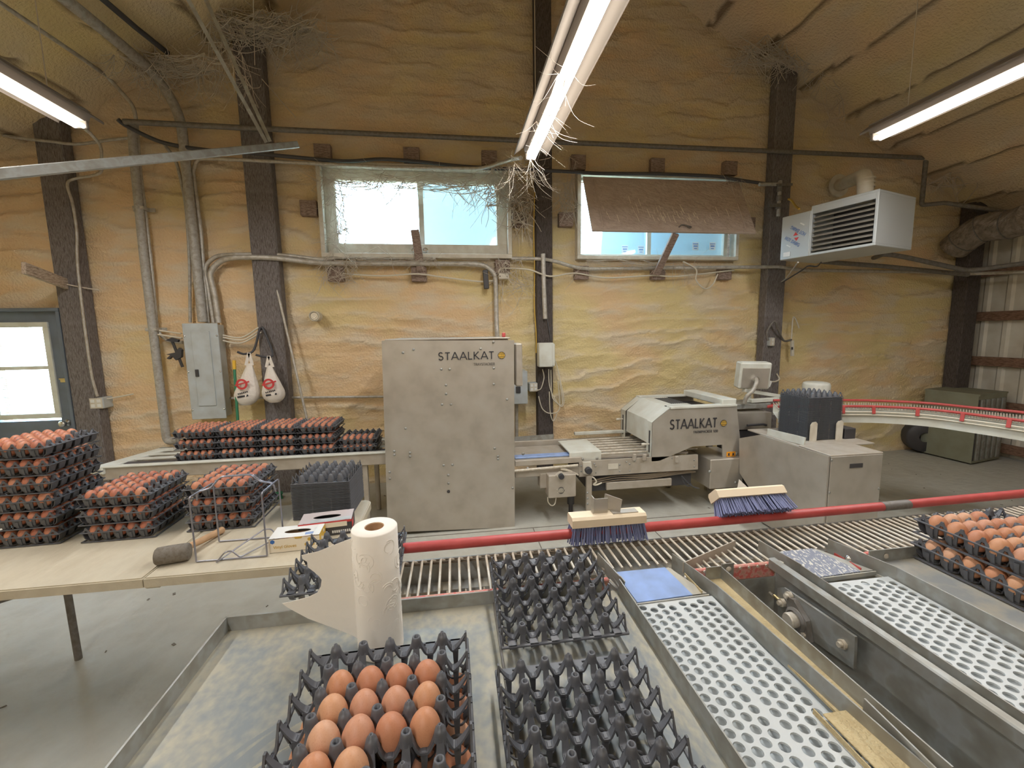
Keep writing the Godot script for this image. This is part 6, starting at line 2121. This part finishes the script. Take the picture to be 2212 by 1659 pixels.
func glove_boxes() -> void:
	var t := glove_box("glove_box", "open cream and gold vinyl glove box on the folding table", V(-0.70, 0.742, -1.868), 0.06, 0.2, 0.062, 0.115, M.glove, M.white, M.oldwood)
	text("lettering", "Vinyl Gloves", V(-0.038, 0.022, 0.0585), 0.09, 0.016, Basis(), M.gold, t, 0.001)
	var hexes := [[-0.085, 0.048, 0.0095, "b"], [0.06, 0.046, 0.008, "g"], [0.047, 0.024, 0.008, "g"], [0.072, 0.024, 0.008, "g"], [0.06, 0.012, 0.007, "g"]]
	for e in hexes:
		var st := S()
		var poly := []
		for k in 6: poly.append(Vector2(e[0] + cos(TAU * k / 6.0 + 0.52) * e[2], e[1] + sin(TAU * k / 6.0 + 0.52) * e[2]))
		prism(st, poly, 0.001, Transform3D(Basis(), V(0, 0, 0.0588)))
		put("printed_hexagon", st, M.blueink if e[3] == "b" else M.gold, t)
	for e in [[0.055, -0.032], [0.0, 0.0]]:
		var st := S()
		if e[0] > 0.0:
			box(st, V(e[0], 0.0625, 0.034), V(0.032, 0.001, 0.02), Basis(V(0, 1, 0), 0.1))
			put("printed_patch", st, M.blueplate, t)
		else:
			slab_z(st, [V(-0.0, 0.061, 0.0588), V(0.034, 0.061, 0.0588), V(0.029, 0.053, 0.0588), V(0.005, 0.053, 0.0588)], 0.001)
			put("printed_tab", st, M.gold, t)
	for e in [[-0.02, 0.045], [0.02, 0.03], [0.0, 0.02]]:
		var st := S()
		lathe(st, [Vector2(0.008, 0), Vector2(0.008, 0.001), Vector2(0, 0.001)], 6, Transform3D(Basis(V(0, 1, 0), V(1, 0, 0), V(0, 0, -1)), V(0.1, e[1], e[0])))
		put("printed_hexagon", st, M.white, t)
	t = glove_box("glove_box", "open black and red glove box behind the cream one", V(-0.61, 0.742, -1.985), 0.12, 0.225, 0.068, 0.12, M.black, M.pinkgrey, M.black)
	var st := S()
	box(st, V(0.0, 0.062, 0.0605), V(0.225, 0.01, 0.001))
	put("red_band", st, M.redink, t)
	st = S()
	box(st, V(0.035, 0.05, 0.0615), V(0.115, 0.022, 0.001))
	put("white_band", st, M.glove, t)
	st = S()
	for k in 9: box(st, V(0.03 + k * 0.009, 0.016, 0.0605), V(0.006, 0.012, 0.001))
	put("lettering", st, M.white, t)
	st = S()
	box(st, V(0.1135, 0.04, 0.03), V(0.001, 0.03, 0.05))
	put("red_band", st, M.redink, t)
	st = S()
	box(st, V(0.02, 0.0685, 0.04), V(0.17, 0.001, 0.03))
	put("grey_patch", st, M.panelgrey, t)

func build_foreground() -> void:
	build_rod_conveyor()
	build_packing_table()
	build_chutes()
	broom(V(0.503, 0.998, -1.325), 0.0, 0.26, "push broom head with blue bristles and wooden block, left of two over the conveyor", true)
	broom(V(1.06, 1.03, -1.355), -0.75, 0.27, "tilted push broom head with blue bristles, right of two over the red rail", false)
	build_paper_roll()
	build_left_table()

# ---------- egg trays and eggs ----------
const TRIM := 0.149      # half the width of a tray
const TOPY := 0.068      # peg tops
const RIMY := 0.030      # the rim line
const SADY := 0.034      # saddles between the pegs
const LAYER := 0.079     # one full tray on another

func rib(st: SurfaceTool, pts: Array, side: Vector3, w0: float, w1: float, thick: float) -> void:
	var m := pts.size()
	var nn := []
	for i in m:
		var t : Vector3 = (pts[mini(i + 1, m - 1)] - pts[maxi(i - 1, 0)]).normalized()
		var n := side.cross(t).normalized()
		if n.y < 0.0: n = -n
		nn.append(n)
	for i in m - 1:
		var wa := lerpf(w0, w1, i / float(m - 1)) / 2.0
		var wb := lerpf(w0, w1, (i + 1) / float(m - 1)) / 2.0
		var a : Vector3 = pts[i]
		var b : Vector3 = pts[i + 1]
		var na : Vector3 = nn[i]
		var nb : Vector3 = nn[i + 1]
		var top := [a - side * wa, a + side * wa, b + side * wb, b - side * wb]
		var bot := [top[0] - na * thick, top[1] - na * thick, top[2] - nb * thick, top[3] - nb * thick]
		if (top[1] - top[0]).cross(top[3] - top[0]).dot(na) < 0.0:
			quadn(st, [top[3], top[2], top[1], top[0]], [nb, nb, na, na])
			quadn(st, [bot[0], bot[1], bot[2], bot[3]], [-na, -na, -nb, -nb])
		else:
			quadn(st, [top[0], top[1], top[2], top[3]], [na, na, nb, nb])
			quadn(st, [bot[3], bot[2], bot[1], bot[0]], [-nb, -nb, -na, -na])
		quad(st, top[1], bot[1], bot[2], top[2])
		quad(st, top[3], bot[3], bot[0], top[0])

# one moulded tray of 6 by 5 cells: x counts six, z counts five; the pegs stand at the cell corners
func tray_mesh(fine: bool, base_line: bool, fat := false) -> ArrayMesh:
	var st := S()
	var rim := 0.042 if base_line else RIMY
	var slot := 0.0065 if base_line else 0.0115
	var swide := 0.036 if base_line else 0.014
	var k := 7 if fine else 3
	for i in 7:
		for j in 6:
			var px := (i - 3) * P
			var pz := (j - 2.5) * P
			var edge := i == 0 or i == 6
			if edge:
				# triangular tab with a slot, standing on the rim
				var sx := 1.0 if i == 6 else -1.0
				px = sx * (TRIM - 0.003)
				var xf := Transform3D(Basis(V(0, 0, -sx), V(0, 1, 0), V(sx, 0, 0)), V(px + sx * 0.002, 0, pz))
				for s in [-1.0, 1.0]:
					prism(st, [Vector2(s * 0.021, rim), Vector2(s * slot, rim), Vector2(s * slot * 0.6, TOPY - 0.016), Vector2(s * 0.0075, TOPY - 0.012)], 0.0035, xf)
				prism(st, [Vector2(-0.0075, TOPY - 0.012), Vector2(-0.0045, TOPY - 0.016), Vector2(0.0045, TOPY - 0.016), Vector2(0.0075, TOPY - 0.012), Vector2(0.003, TOPY - 0.002), Vector2(-0.003, TOPY - 0.002)], 0.0035, xf)
				var pe := []
				for q in k + 1:
					var s := q / float(k)
					pe.append(V(px - sx * (0.002 + s * (P / 2.0 - 0.002)), SADY + (TOPY - 0.008 - SADY) * pow(1.0 - s, 1.5), pz))
				rib(st, pe, V(0, 0, 1), 0.008, 0.014, 0.003)
				continue
			if fat:
				lathe(st, [Vector2(0.021, 0.030), Vector2(0.0175, 0.045), Vector2(0.013, 0.058), Vector2(0.0095, TOPY - 0.003), Vector2(0.0065, TOPY), Vector2(0.004, TOPY - 0.001), Vector2(0.0, TOPY - 0.008)], 12, Transform3D(Basis(), V(px, 0, pz)), true)
				continue
			var open := (i + j) % 2 == 0
			var xf2 := Transform3D(Basis(), V(px, 0, pz))
			if open or not fine:
				lathe(st, [Vector2(0.0115, TOPY - 0.020), Vector2(0.0092, TOPY - 0.008), Vector2(0.0078, TOPY - 0.001), Vector2(0.0064, TOPY), Vector2(0.0044, TOPY - 0.0006), Vector2(0.0042, TOPY - 0.012), Vector2(0.0, TOPY - 0.013)], 14 if fine else 8, xf2, true)
			else:
				lathe(st, [Vector2(0.0115, TOPY - 0.020), Vector2(0.0092, TOPY - 0.009), Vector2(0.0075, TOPY - 0.003), Vector2(0.0034, TOPY - 0.0015), Vector2(0.0032, TOPY + 0.003), Vector2(0.0018, TOPY + 0.003), Vector2(0.0016, TOPY - 0.004), Vector2(0, TOPY - 0.004)], 14, xf2, true)
			for d in [V(1, 0, 0), V(-1, 0, 0), V(0, 0, 1), V(0, 0, -1)]:
				var far := P / 2.0
				var outer : bool = (d.z > 0 and j == 5) or (d.z < 0 and j == 0)
				var pts := []
				for q in k + 1:
					var s := q / float(k)
					var low := rim if outer else SADY
					pts.append(V(px, low + (TOPY - 0.010 - low) * pow(1.0 - s, 1.22), pz) + d * (0.0072 + s * (far - 0.0055 - 0.0072)))
				pts.append(V(px, rim if outer else SADY, pz) + d * far)
				rib(st, pts, V(d.z, 0, d.x).abs(), 0.0095, 0.015, 0.004)
	# cups: a ring at the bottom of each cell, four straps from the saddles
	for i in 6:
		for j in 5:
			var c := V((i - 2.5) * P, 0, (j - 2) * P)
			lathe(st, [Vector2(0.0145, 0.004), Vector2(0.0145, 0.001), Vector2(0.0175, 0.0015), Vector2(0.0185, 0.006), Vector2(0.0165, 0.0055), Vector2(0.0145, 0.004)], 12 if fine else 8, Transform3D(Basis(), c))
			for d in [V(1, 0, 0), V(-1, 0, 0), V(0, 0, 1), V(0, 0, -1)]:
				rib(st, [c + d * (P / 2.0 - 0.001) + V(0, SADY, 0), c + d * 0.0215 + V(0, 0.018, 0), c + d * 0.017 + V(0, 0.005, 0)], V(d.z, 0, d.x).abs(), 0.012, 0.0075, 0.003)
	for i in 6:
		for j in 6:
			if i < 6: box(st, V((i - 2.5) * P, SADY - 0.002, (j - 2.5) * P), V(0.010, 0.006, 0.013), Basis(), 0.002 if fine else 0.0)
	for i in 5:
		for j in 5:
			box(st, V((i - 2) * P, SADY - 0.002, (j - 2) * P), V(0.013, 0.006, 0.010), Basis(), 0.002 if fine else 0.0)
	# rim all round, with flat lands between the end pegs
	for s in [-1.0, 1.0]:
		box(st, V(0, rim, s * TRIM), V(2 * TRIM + 0.004, 0.005, 0.006), Basis(), 0.001)
		box(st, V(s * TRIM, rim, 0), V(0.006, 0.005, 2 * TRIM), Basis(), 0.001)
		for i in 6:
			box(st, V((i - 2.5) * P, rim + 0.001, s * (2.5 * P + 0.013)), V(0.019, 0.003, 0.026))
			rib(st, [V((i - 2.5) * P, rim, s * (TRIM - 0.004)), V((i - 2.5) * P, 0.014, s * (TRIM - 0.012)), V((i - 2.5) * P, 0.003, s * (TRIM - 0.026))], V(1, 0, 0), swide, swide * 0.62, 0.003)
		for j in 5:
			rib(st, [V(s * (TRIM - 0.002), rim, (j - 2) * P), V(s * (TRIM - 0.007), 0.014, (j - 2) * P), V(s * (TRIM - 0.014), 0.003, (j - 2) * P)], V(0, 0, 1), swide, swide * 0.62, 0.003)
		if base_line:
			box(st, V(0, -0.0005, s * (TRIM - 0.002)), V(2 * TRIM, 0.004, 0.006))
			box(st, V(s * (TRIM - 0.002), -0.0005, 0), V(0.006, 0.004, 2 * TRIM))
	return st.commit()

# a tray nested in a stack: only its skirt shows
func nested_mesh() -> ArrayMesh:
	var st := S()
	for s in [-1.0, 1.0]:
		box(st, V(0, 0.003, s * TRIM), V(2 * TRIM + 0.005, 0.0030, 0.007), Basis(), 0.0008)
		box(st, V(s * TRIM, 0.003, 0), V(0.007, 0.0030, 2 * TRIM), Basis(), 0.0008)
		for q in 3:
			box(st, V((q - 1) * 0.098, 0.002, s * (TRIM - 0.004)), V(0.09, 0.006, 0.004))
			box(st, V(s * (TRIM - 0.004), 0.002, (q - 1) * 0.098), V(0.004, 0.006, 0.09))
	return st.commit()

func egg_mesh(n: int, m: int) -> ArrayMesh:
	var st := S()
	var prof := []
	for i in m + 1:
		var a := -PI / 2.0 + PI * i / m
		var y := sin(a) * 0.0318
		var r := cos(a) * 0.0246 * (1.0 - 0.085 * sin(a))
		prof.append(Vector2(maxf(r, 0.0), y))
	lathe(st, prof, n, Transform3D(), true)
	return st.commit()

const ORD := ["first", "second", "third", "fourth", "fifth", "sixth", "seventh"]

func egg(at: Transform3D, fine: bool, label: String, group: String, pale := -1) -> void:
	var m : Material = M.shell[pale if pale >= 0 else (rng.randi() % 6 if fine else 7 + rng.randi() % 4)]
	var turn := Basis.from_euler(V(rng.randf_range(-0.12, 0.12), rng.randf() * TAU, rng.randf_range(-0.12, 0.12)))
	var xf := at * Transform3D(turn.scaled(Vector3.ONE * rng.randf_range(0.96, 1.03)), V(rng.randf_range(-0.001, 0.001), 0, rng.randf_range(-0.001, 0.001)))
	if egg_count >= 300:
		spare_eggs.append([xf, m.albedo_color])
		return
	egg_count += 1
	var o := inst("egg", egg_meshes[0] if fine else egg_meshes[1], m, null, xf)
	o.name = numbered("brown_egg")
	tag(o, label, "egg", group)

# layers of full trays. turned: the tab side looks to the front. shown(layer, i, j) says which eggs the photo shows
func tray_stack(at: Vector3, yaw: float, turned: bool, layers: int, where: String, mesh: Mesh, fine: bool, shown: Callable, words: Callable, step := LAYER) -> void:
	for L in layers:
		var top := L == layers - 1
		var y := yaw + rng.randf_range(-0.012, 0.012)
		var xf := Transform3D(Basis(V(0, 1, 0), y + (PI / 2.0 if turned else 0.0)), at + V(rng.randf_range(-0.002, 0.002), L * step, rng.randf_range(-0.002, 0.002)))
		var o := inst("egg_tray", mesh, M.tray, null, xf)
		o.name = numbered("egg_tray")
		var lv : String = "top" if top else ("bottom" if L == 0 else ORD[layers - 1 - L] + " from top")
		tag(o, "black egg tray with eggs, %s of %s" % [lv, where], "egg tray", "egg trays in " + where)
		for i in 6:
			for j in 5:
				if not shown.call(L, i, j): continue
				var q := xf * Transform3D(Basis(), V((i - 2.5) * P, 0.0425, (j - 2) * P))
				egg(q, fine, words.call(L, i, j), "eggs in " + where)

func nested_stack(at: Vector3, yaw: float, n: int, pitch: float, where: String, mesh: Mesh, top: Mesh, sc := 1.0) -> void:
	for k in n:
		var xf := Transform3D(Basis(V(0, 1, 0), yaw + rng.randf_range(-0.004, 0.004)).scaled(V(sc, 1, sc)), at + V(rng.randf_range(-0.0008, 0.0008), k * pitch, rng.randf_range(-0.0008, 0.0008)))
		var o := inst("egg_tray", mesh, M.tray, null, xf)
		o.name = numbered("empty_tray")
		tag(o, "empty black tray nested in %s" % where, "egg tray", "nested trays in " + where)
	var o := inst("egg_tray", top, M.tray, null, Transform3D(Basis(V(0, 1, 0), yaw).scaled(V(sc, 1, sc)), at + V(0, n * pitch - RIMY + 0.004, 0)))
	o.name = numbered("empty_tray")
	tag(o, "topmost empty black tray, pegs showing, on %s" % where, "egg tray")

func build_trays() -> void:
	var fine := tray_mesh(true, false)
	var coarse := tray_mesh(false, true)
	var finestack := tray_mesh(true, true)
	var fat := tray_mesh(false, false, true)
	var nested := nested_mesh()
	egg_meshes = [egg_mesh(28, 18), egg_mesh(14, 10)]
	# empty trays on the packing table
	var o := inst("empty_tray", fine, M.tray, null, Transform3D(Basis(V(1, 0, 0), 0.12), V(0.236, 0.932, -1.018)))
	o.name = numbered("empty_tray")
	tag(o, "empty black plastic egg tray leaning on the packing table's back edge", "egg tray", "")
	o = inst("empty_tray", fine, M.tray, null, Transform3D(Basis(), V(0.2155, 0.916, -0.652)))
	o.name = numbered("empty_tray")
	tag(o, "empty black plastic egg tray lying flat on the packing table, nearest of the empties", "egg tray", "")
	o = inst("empty_tray", fine, M.tray, null, Transform3D(Basis(V(0, 1, 0), 0.03), V(-0.325, 0.945, -1.255)))
	o.name = numbered("empty_tray")
	tag(o, "empty black plastic egg tray behind the paper towel roll", "egg tray", "")
	# two trays with eggs in the near left: fourteen eggs on top, full below
	var near_words := func(L, i, j):
		if L == 0: return "egg under the near left tray, row %s from back, %s from left" % [ORD[j], ORD[i]]
		return "brown egg on the near left tray, %s row from its back, %s egg from left" % [ORD[j - 1], ORD[i - 1]]
	tray_stack(V(-0.139, 0.916, -0.655), 0.0, false, 2, "the near left stack", fine, true,
		func(L, i, j): return L == 0 or (i >= 1 and i <= 4 and j >= 1 and j <= 3) or (j == 4 and (i == 1 or i == 2)), near_words)
	# two trays at right edge
	var right_words := func(L, i, j):
		if L == 0: return ""
		return ""
	right_stack(finestack, right_words)
	# left folding table
	var face_words := func(where):
		return func(L, i, j):
			# turned trays: +x of the tray looks to the back of the table, +z to the right
			return "brown egg in %s, %s layer up, %s row back, %s from left" % [where, ORD[L], ORD[i], ORD[j]]
	var hull := func(layers): return func(L, i, j): return L == layers - 1 or i == 0 or j == 4
	tray_stack(V(-1.934, 0.745, -2.20), 0.05, true, 6, "tall stack at far left", coarse, false, func(L, i, j): return (L == 5 and not (j == 4 and i > 3)) or (L < 5 and (i == 0 or j == 4)), face_words.call("tall left stack"))
	tray_stack(V(-1.54, 0.745, -2.195), 0.03, true, 3, "middle stack on the folding table", coarse, false, func(L, i, j): return (L == 2 and not (j == 4 and i > 0 and i < 4)) or (L < 2 and (i == 0 or j == 4)), face_words.call("middle table stack"))
	tray_stack(V(-1.123, 0.745, -2.23), 0.02, true, 3, "stack behind the wire rack", coarse, false, func(L, i, j): return L == 2 or i == 0 or j == 4, face_words.call("stack behind wire rack"))
	# conveyor stacks
	var names := ["leftmost conveyor stack", "second conveyor stack from left", "third conveyor stack from left", "fourth conveyor stack beside the low one"]
	for k in 4:
		var last := k == 3
		tray_stack(V(-2.015 + k * 0.301, CONVY, -3.65), 0.0, true, 3, names[k], coarse, false, func(L, i, j): return L == 2 or i == 0 or (last and j == 4), face_words.call(names[k]), 0.09)
	tray_stack(V(-0.80, CONVY, -3.65), 0.0, true, 2, "low stack next to the stacker", coarse, false, func(L, i, j): return i == 0 or (L == 1 and i == 1), face_words.call("low stack by stacker"), 0.062)
	# nested empties
	nested_stack(V(-0.672, 0.742, -2.26), -0.02, 32, 0.0056, "the folding table's block of empties", nested, fat, 0.92)
	nested_stack(FEEDSTACK, 0.0, 46, 0.0072, "the tray feeder's tall block of empties", nested, fat)
	# eggs past the three hundred nearest ones
	var mm := MultiMesh.new()
	mm.transform_format = MultiMesh.TRANSFORM_3D
	mm.use_colors = true
	mm.mesh = egg_meshes[1]
	mm.instance_count = spare_eggs.size()
	for k in spare_eggs.size():
		mm.set_instance_transform(k, spare_eggs[k][0])
		mm.set_instance_color(k, spare_eggs[k][1].srgb_to_linear())
	var mi := MultiMeshInstance3D.new()
	mi.name = "conveyor_eggs"
	mi.multimesh = mm
	var sm := mat(Color.WHITE, 0.5)
	sm.vertex_color_use_as_albedo = true
	mi.material_override = sm
	add_child(mi, true)
	tag(mi, "brown eggs filling the tray stacks on the far conveyor", "eggs", "", "stuff")

func right_stack(mesh: Mesh, words: Callable) -> void:
	tray_stack(V(1.585, 0.918, -0.945), 0.0, false, 2, "the right edge stack", mesh, true,
		func(L, i, j): return (L == 1 and not (j == 0 and i > 3)) or (L == 0 and (i <= 1 or j >= 3)), func(L, i, j):
			return "brown egg in right edge's %s tray, row %s from left, %s from back" % ["top" if L == 1 else "lower", ORD[i], ORD[j]])

const CONVY := 0.70
const FEEDSTACK := Vector3(2.892, 0.766, -3.05)

# ---------- cobwebs ----------
# dust-laden strands strung between random points of a box, sagging, with clots where they meet
func web(a: Vector3, b: Vector3, n: int, label: String, thick := 0.0022, sag := 0.12, m: Material = null) -> void:
	var st := S()
	var r := RandomNumberGenerator.new(); r.seed = hash(label)
	var knots := []
	for k in maxi(n / 4, 4): knots.append(V(lerpf(a.x, b.x, r.randf()), lerpf(a.y, b.y, r.randf()), lerpf(a.z, b.z, r.randf())))
	for k in n:
		var p : Vector3 = knots[r.randi() % knots.size()]
		var q : Vector3 = knots[r.randi() % knots.size()] if r.randf() < 0.35 else p + V(r.randf_range(-0.22, 0.22), r.randf_range(-0.3, 0.12), r.randf_range(-0.12, 0.12))
		if p.distance_to(q) > 0.5: q = p + (q - p).normalized() * 0.5
		q.z = maxf(q.z, minf(a.z, b.z) - 0.02)
		if p.distance_to(q) < 0.02: continue
		var mid := (p + q) / 2.0 + V(r.randf_range(-0.03, 0.03), -sag * p.distance_to(q) * r.randf(), r.randf_range(-0.02, 0.02))
		tube(st, curve([p, mid, q], 4), thick * r.randf_range(0.35, 1.4), 4, thick * r.randf_range(0.3, 0.8))
	stuff("cobweb", st, m if m else M.web, label, "cobweb")

func build_webs() -> void:
	web(V(-2.098, 4.513, -4.3), V(-1.052, 4.364, -4.6), 520, "thick dusty cobwebs hanging at the ceiling over the left post", 0.0036, 0.25, M.webpale)
	web(V(-1.66, 3.994, -3.6), V(-1.709, 3.784, -4.4), 45, "long cobweb strands along the hanging straps at upper left", 0.0025)
	web(V(-2.801, 4.064, -4.3), V(-1.972, 4.101, -4.6), 300, "matted cobwebs in the upper left ceiling corner", 0.0032, 0.25, M.webpale)
	web(V(-1.27, 3.12, -4.66), V(0.5, 3.3, -4.62), 300, "cobwebs along the top of the left window", 0.0032)
	web(V(-1.22, 2.55, -4.66), V(-1.02, 3.25, -4.6), 200, "cobwebs down the left side of the left window", 0.0028)
	web(V(0.35, 2.95, -4.66), V(0.85, 3.4, -4.55), 260, "matted cobwebs at the top right corner of the left window", 0.0036)
	web(V(0.64, 2.75, -4.66), V(0.9, 3.1, -4.6), 80, "hanging cobwebs between the left window and the dark post", 0.0045)
	web(V(-1.3, 2.15, -4.66), V(-0.95, 2.42, -4.6), 80, "cobwebs below the left window's lower left corner", 0.0026)
	web(V(-1.2, 2.38, -4.66), V(0.6, 2.46, -4.6), 110, "cobwebs along the conduits under the left window", 0.002)
	web(V(0.5, 2.05, -4.66), V(0.85, 2.45, -4.58), 90, "cobwebs round the small junction box", 0.0026)
	web(V(1.15, 2.9, -4.66), V(1.45, 3.5, -4.6), 90, "cobwebs at the right window's upper left corner", 0.0024)
	web(V(1.4, 2.35, -4.66), V(2.9, 2.45, -4.6), 100, "cobwebs along the right window's lower edge", 0.002)
	web(V(2.9, 3.15, -4.66), V(3.3, 3.36, -4.55), 60, "cobwebs at the right window's upper right corner", 0.0022)
	web(V(3.089, 4.746, -4.4), V(4.204, 4.481, -4.6), 360, "cobwebs hanging from the ceiling over the right post", 0.0036, 0.25, M.webpale)
	web(V(3.976, 4.458, -4.5), V(4.543, 4.007, -4.6), 50, "small cobwebs along the right roof line", 0.003)
	web(V(5.599, 3.463, -4.4), V(6.449, 3.258, -4.6), 60, "cobwebs in the right corner above the duct", 0.004)
	web(V(0.488, 3.073, -3.45), V(0.786, 2.951, -3.7), 80, "cobwebs on the far end of the centre strip light", 0.0012, 0.3)
	web(V(0.58, 2.9, -3.3), V(0.62, 3.02, -2.2), 60, "dust strands along the centre strip light's left edge", 0.0012, 0.2)
	# crumbs and feathers on the floor
	var st := S()
	var r := RandomNumberGenerator.new(); r.seed = 77
	for k in 120:
		var p := V(r.randf_range(-2.2, 5.5), 0.002, r.randf_range(-4.6, -1.5))
		bar(st, p, p + V(r.randf_range(-0.02, 0.02), 0.004, r.randf_range(-0.02, 0.02)), r.randf_range(0.004, 0.016), 0.003)
	stuff("floor_crumbs", st, M.rubber, "scattered crumbs and bits of debris on the concrete floor", "debris")

func _ready() -> void:
	rng.seed = 7
	set_up_view()
	make_materials()
	strip_light(0.65, 3.0, -3.42, -0.98, "white twin tube strip light hanging over the tray stacker, centre of three", 1.0)
	strip_light(-2.31, 3.0, -3.21, -0.77, "white twin tube strip light at far left above the door side", 1.0)
	strip_light(3.09, 3.0, -2.84, -0.4, "white twin tube strip light at far right above the wall heater", 1.0)
	strip_light(-1.0, 3.0, 0.2, 2.64, "white twin tube strip light added behind the camera, out of view, for fill", 1.0)  # added fill lamp, set to the left to brighten the floor there
	build_shell()
	build_posts()
	build_pipes()
	build_wall_things()
	build_stacker()
	build_left_conveyor()
	build_packer()
	build_feeder()
	build_curve()
	build_trays()
	build_foreground()
	build_webs()
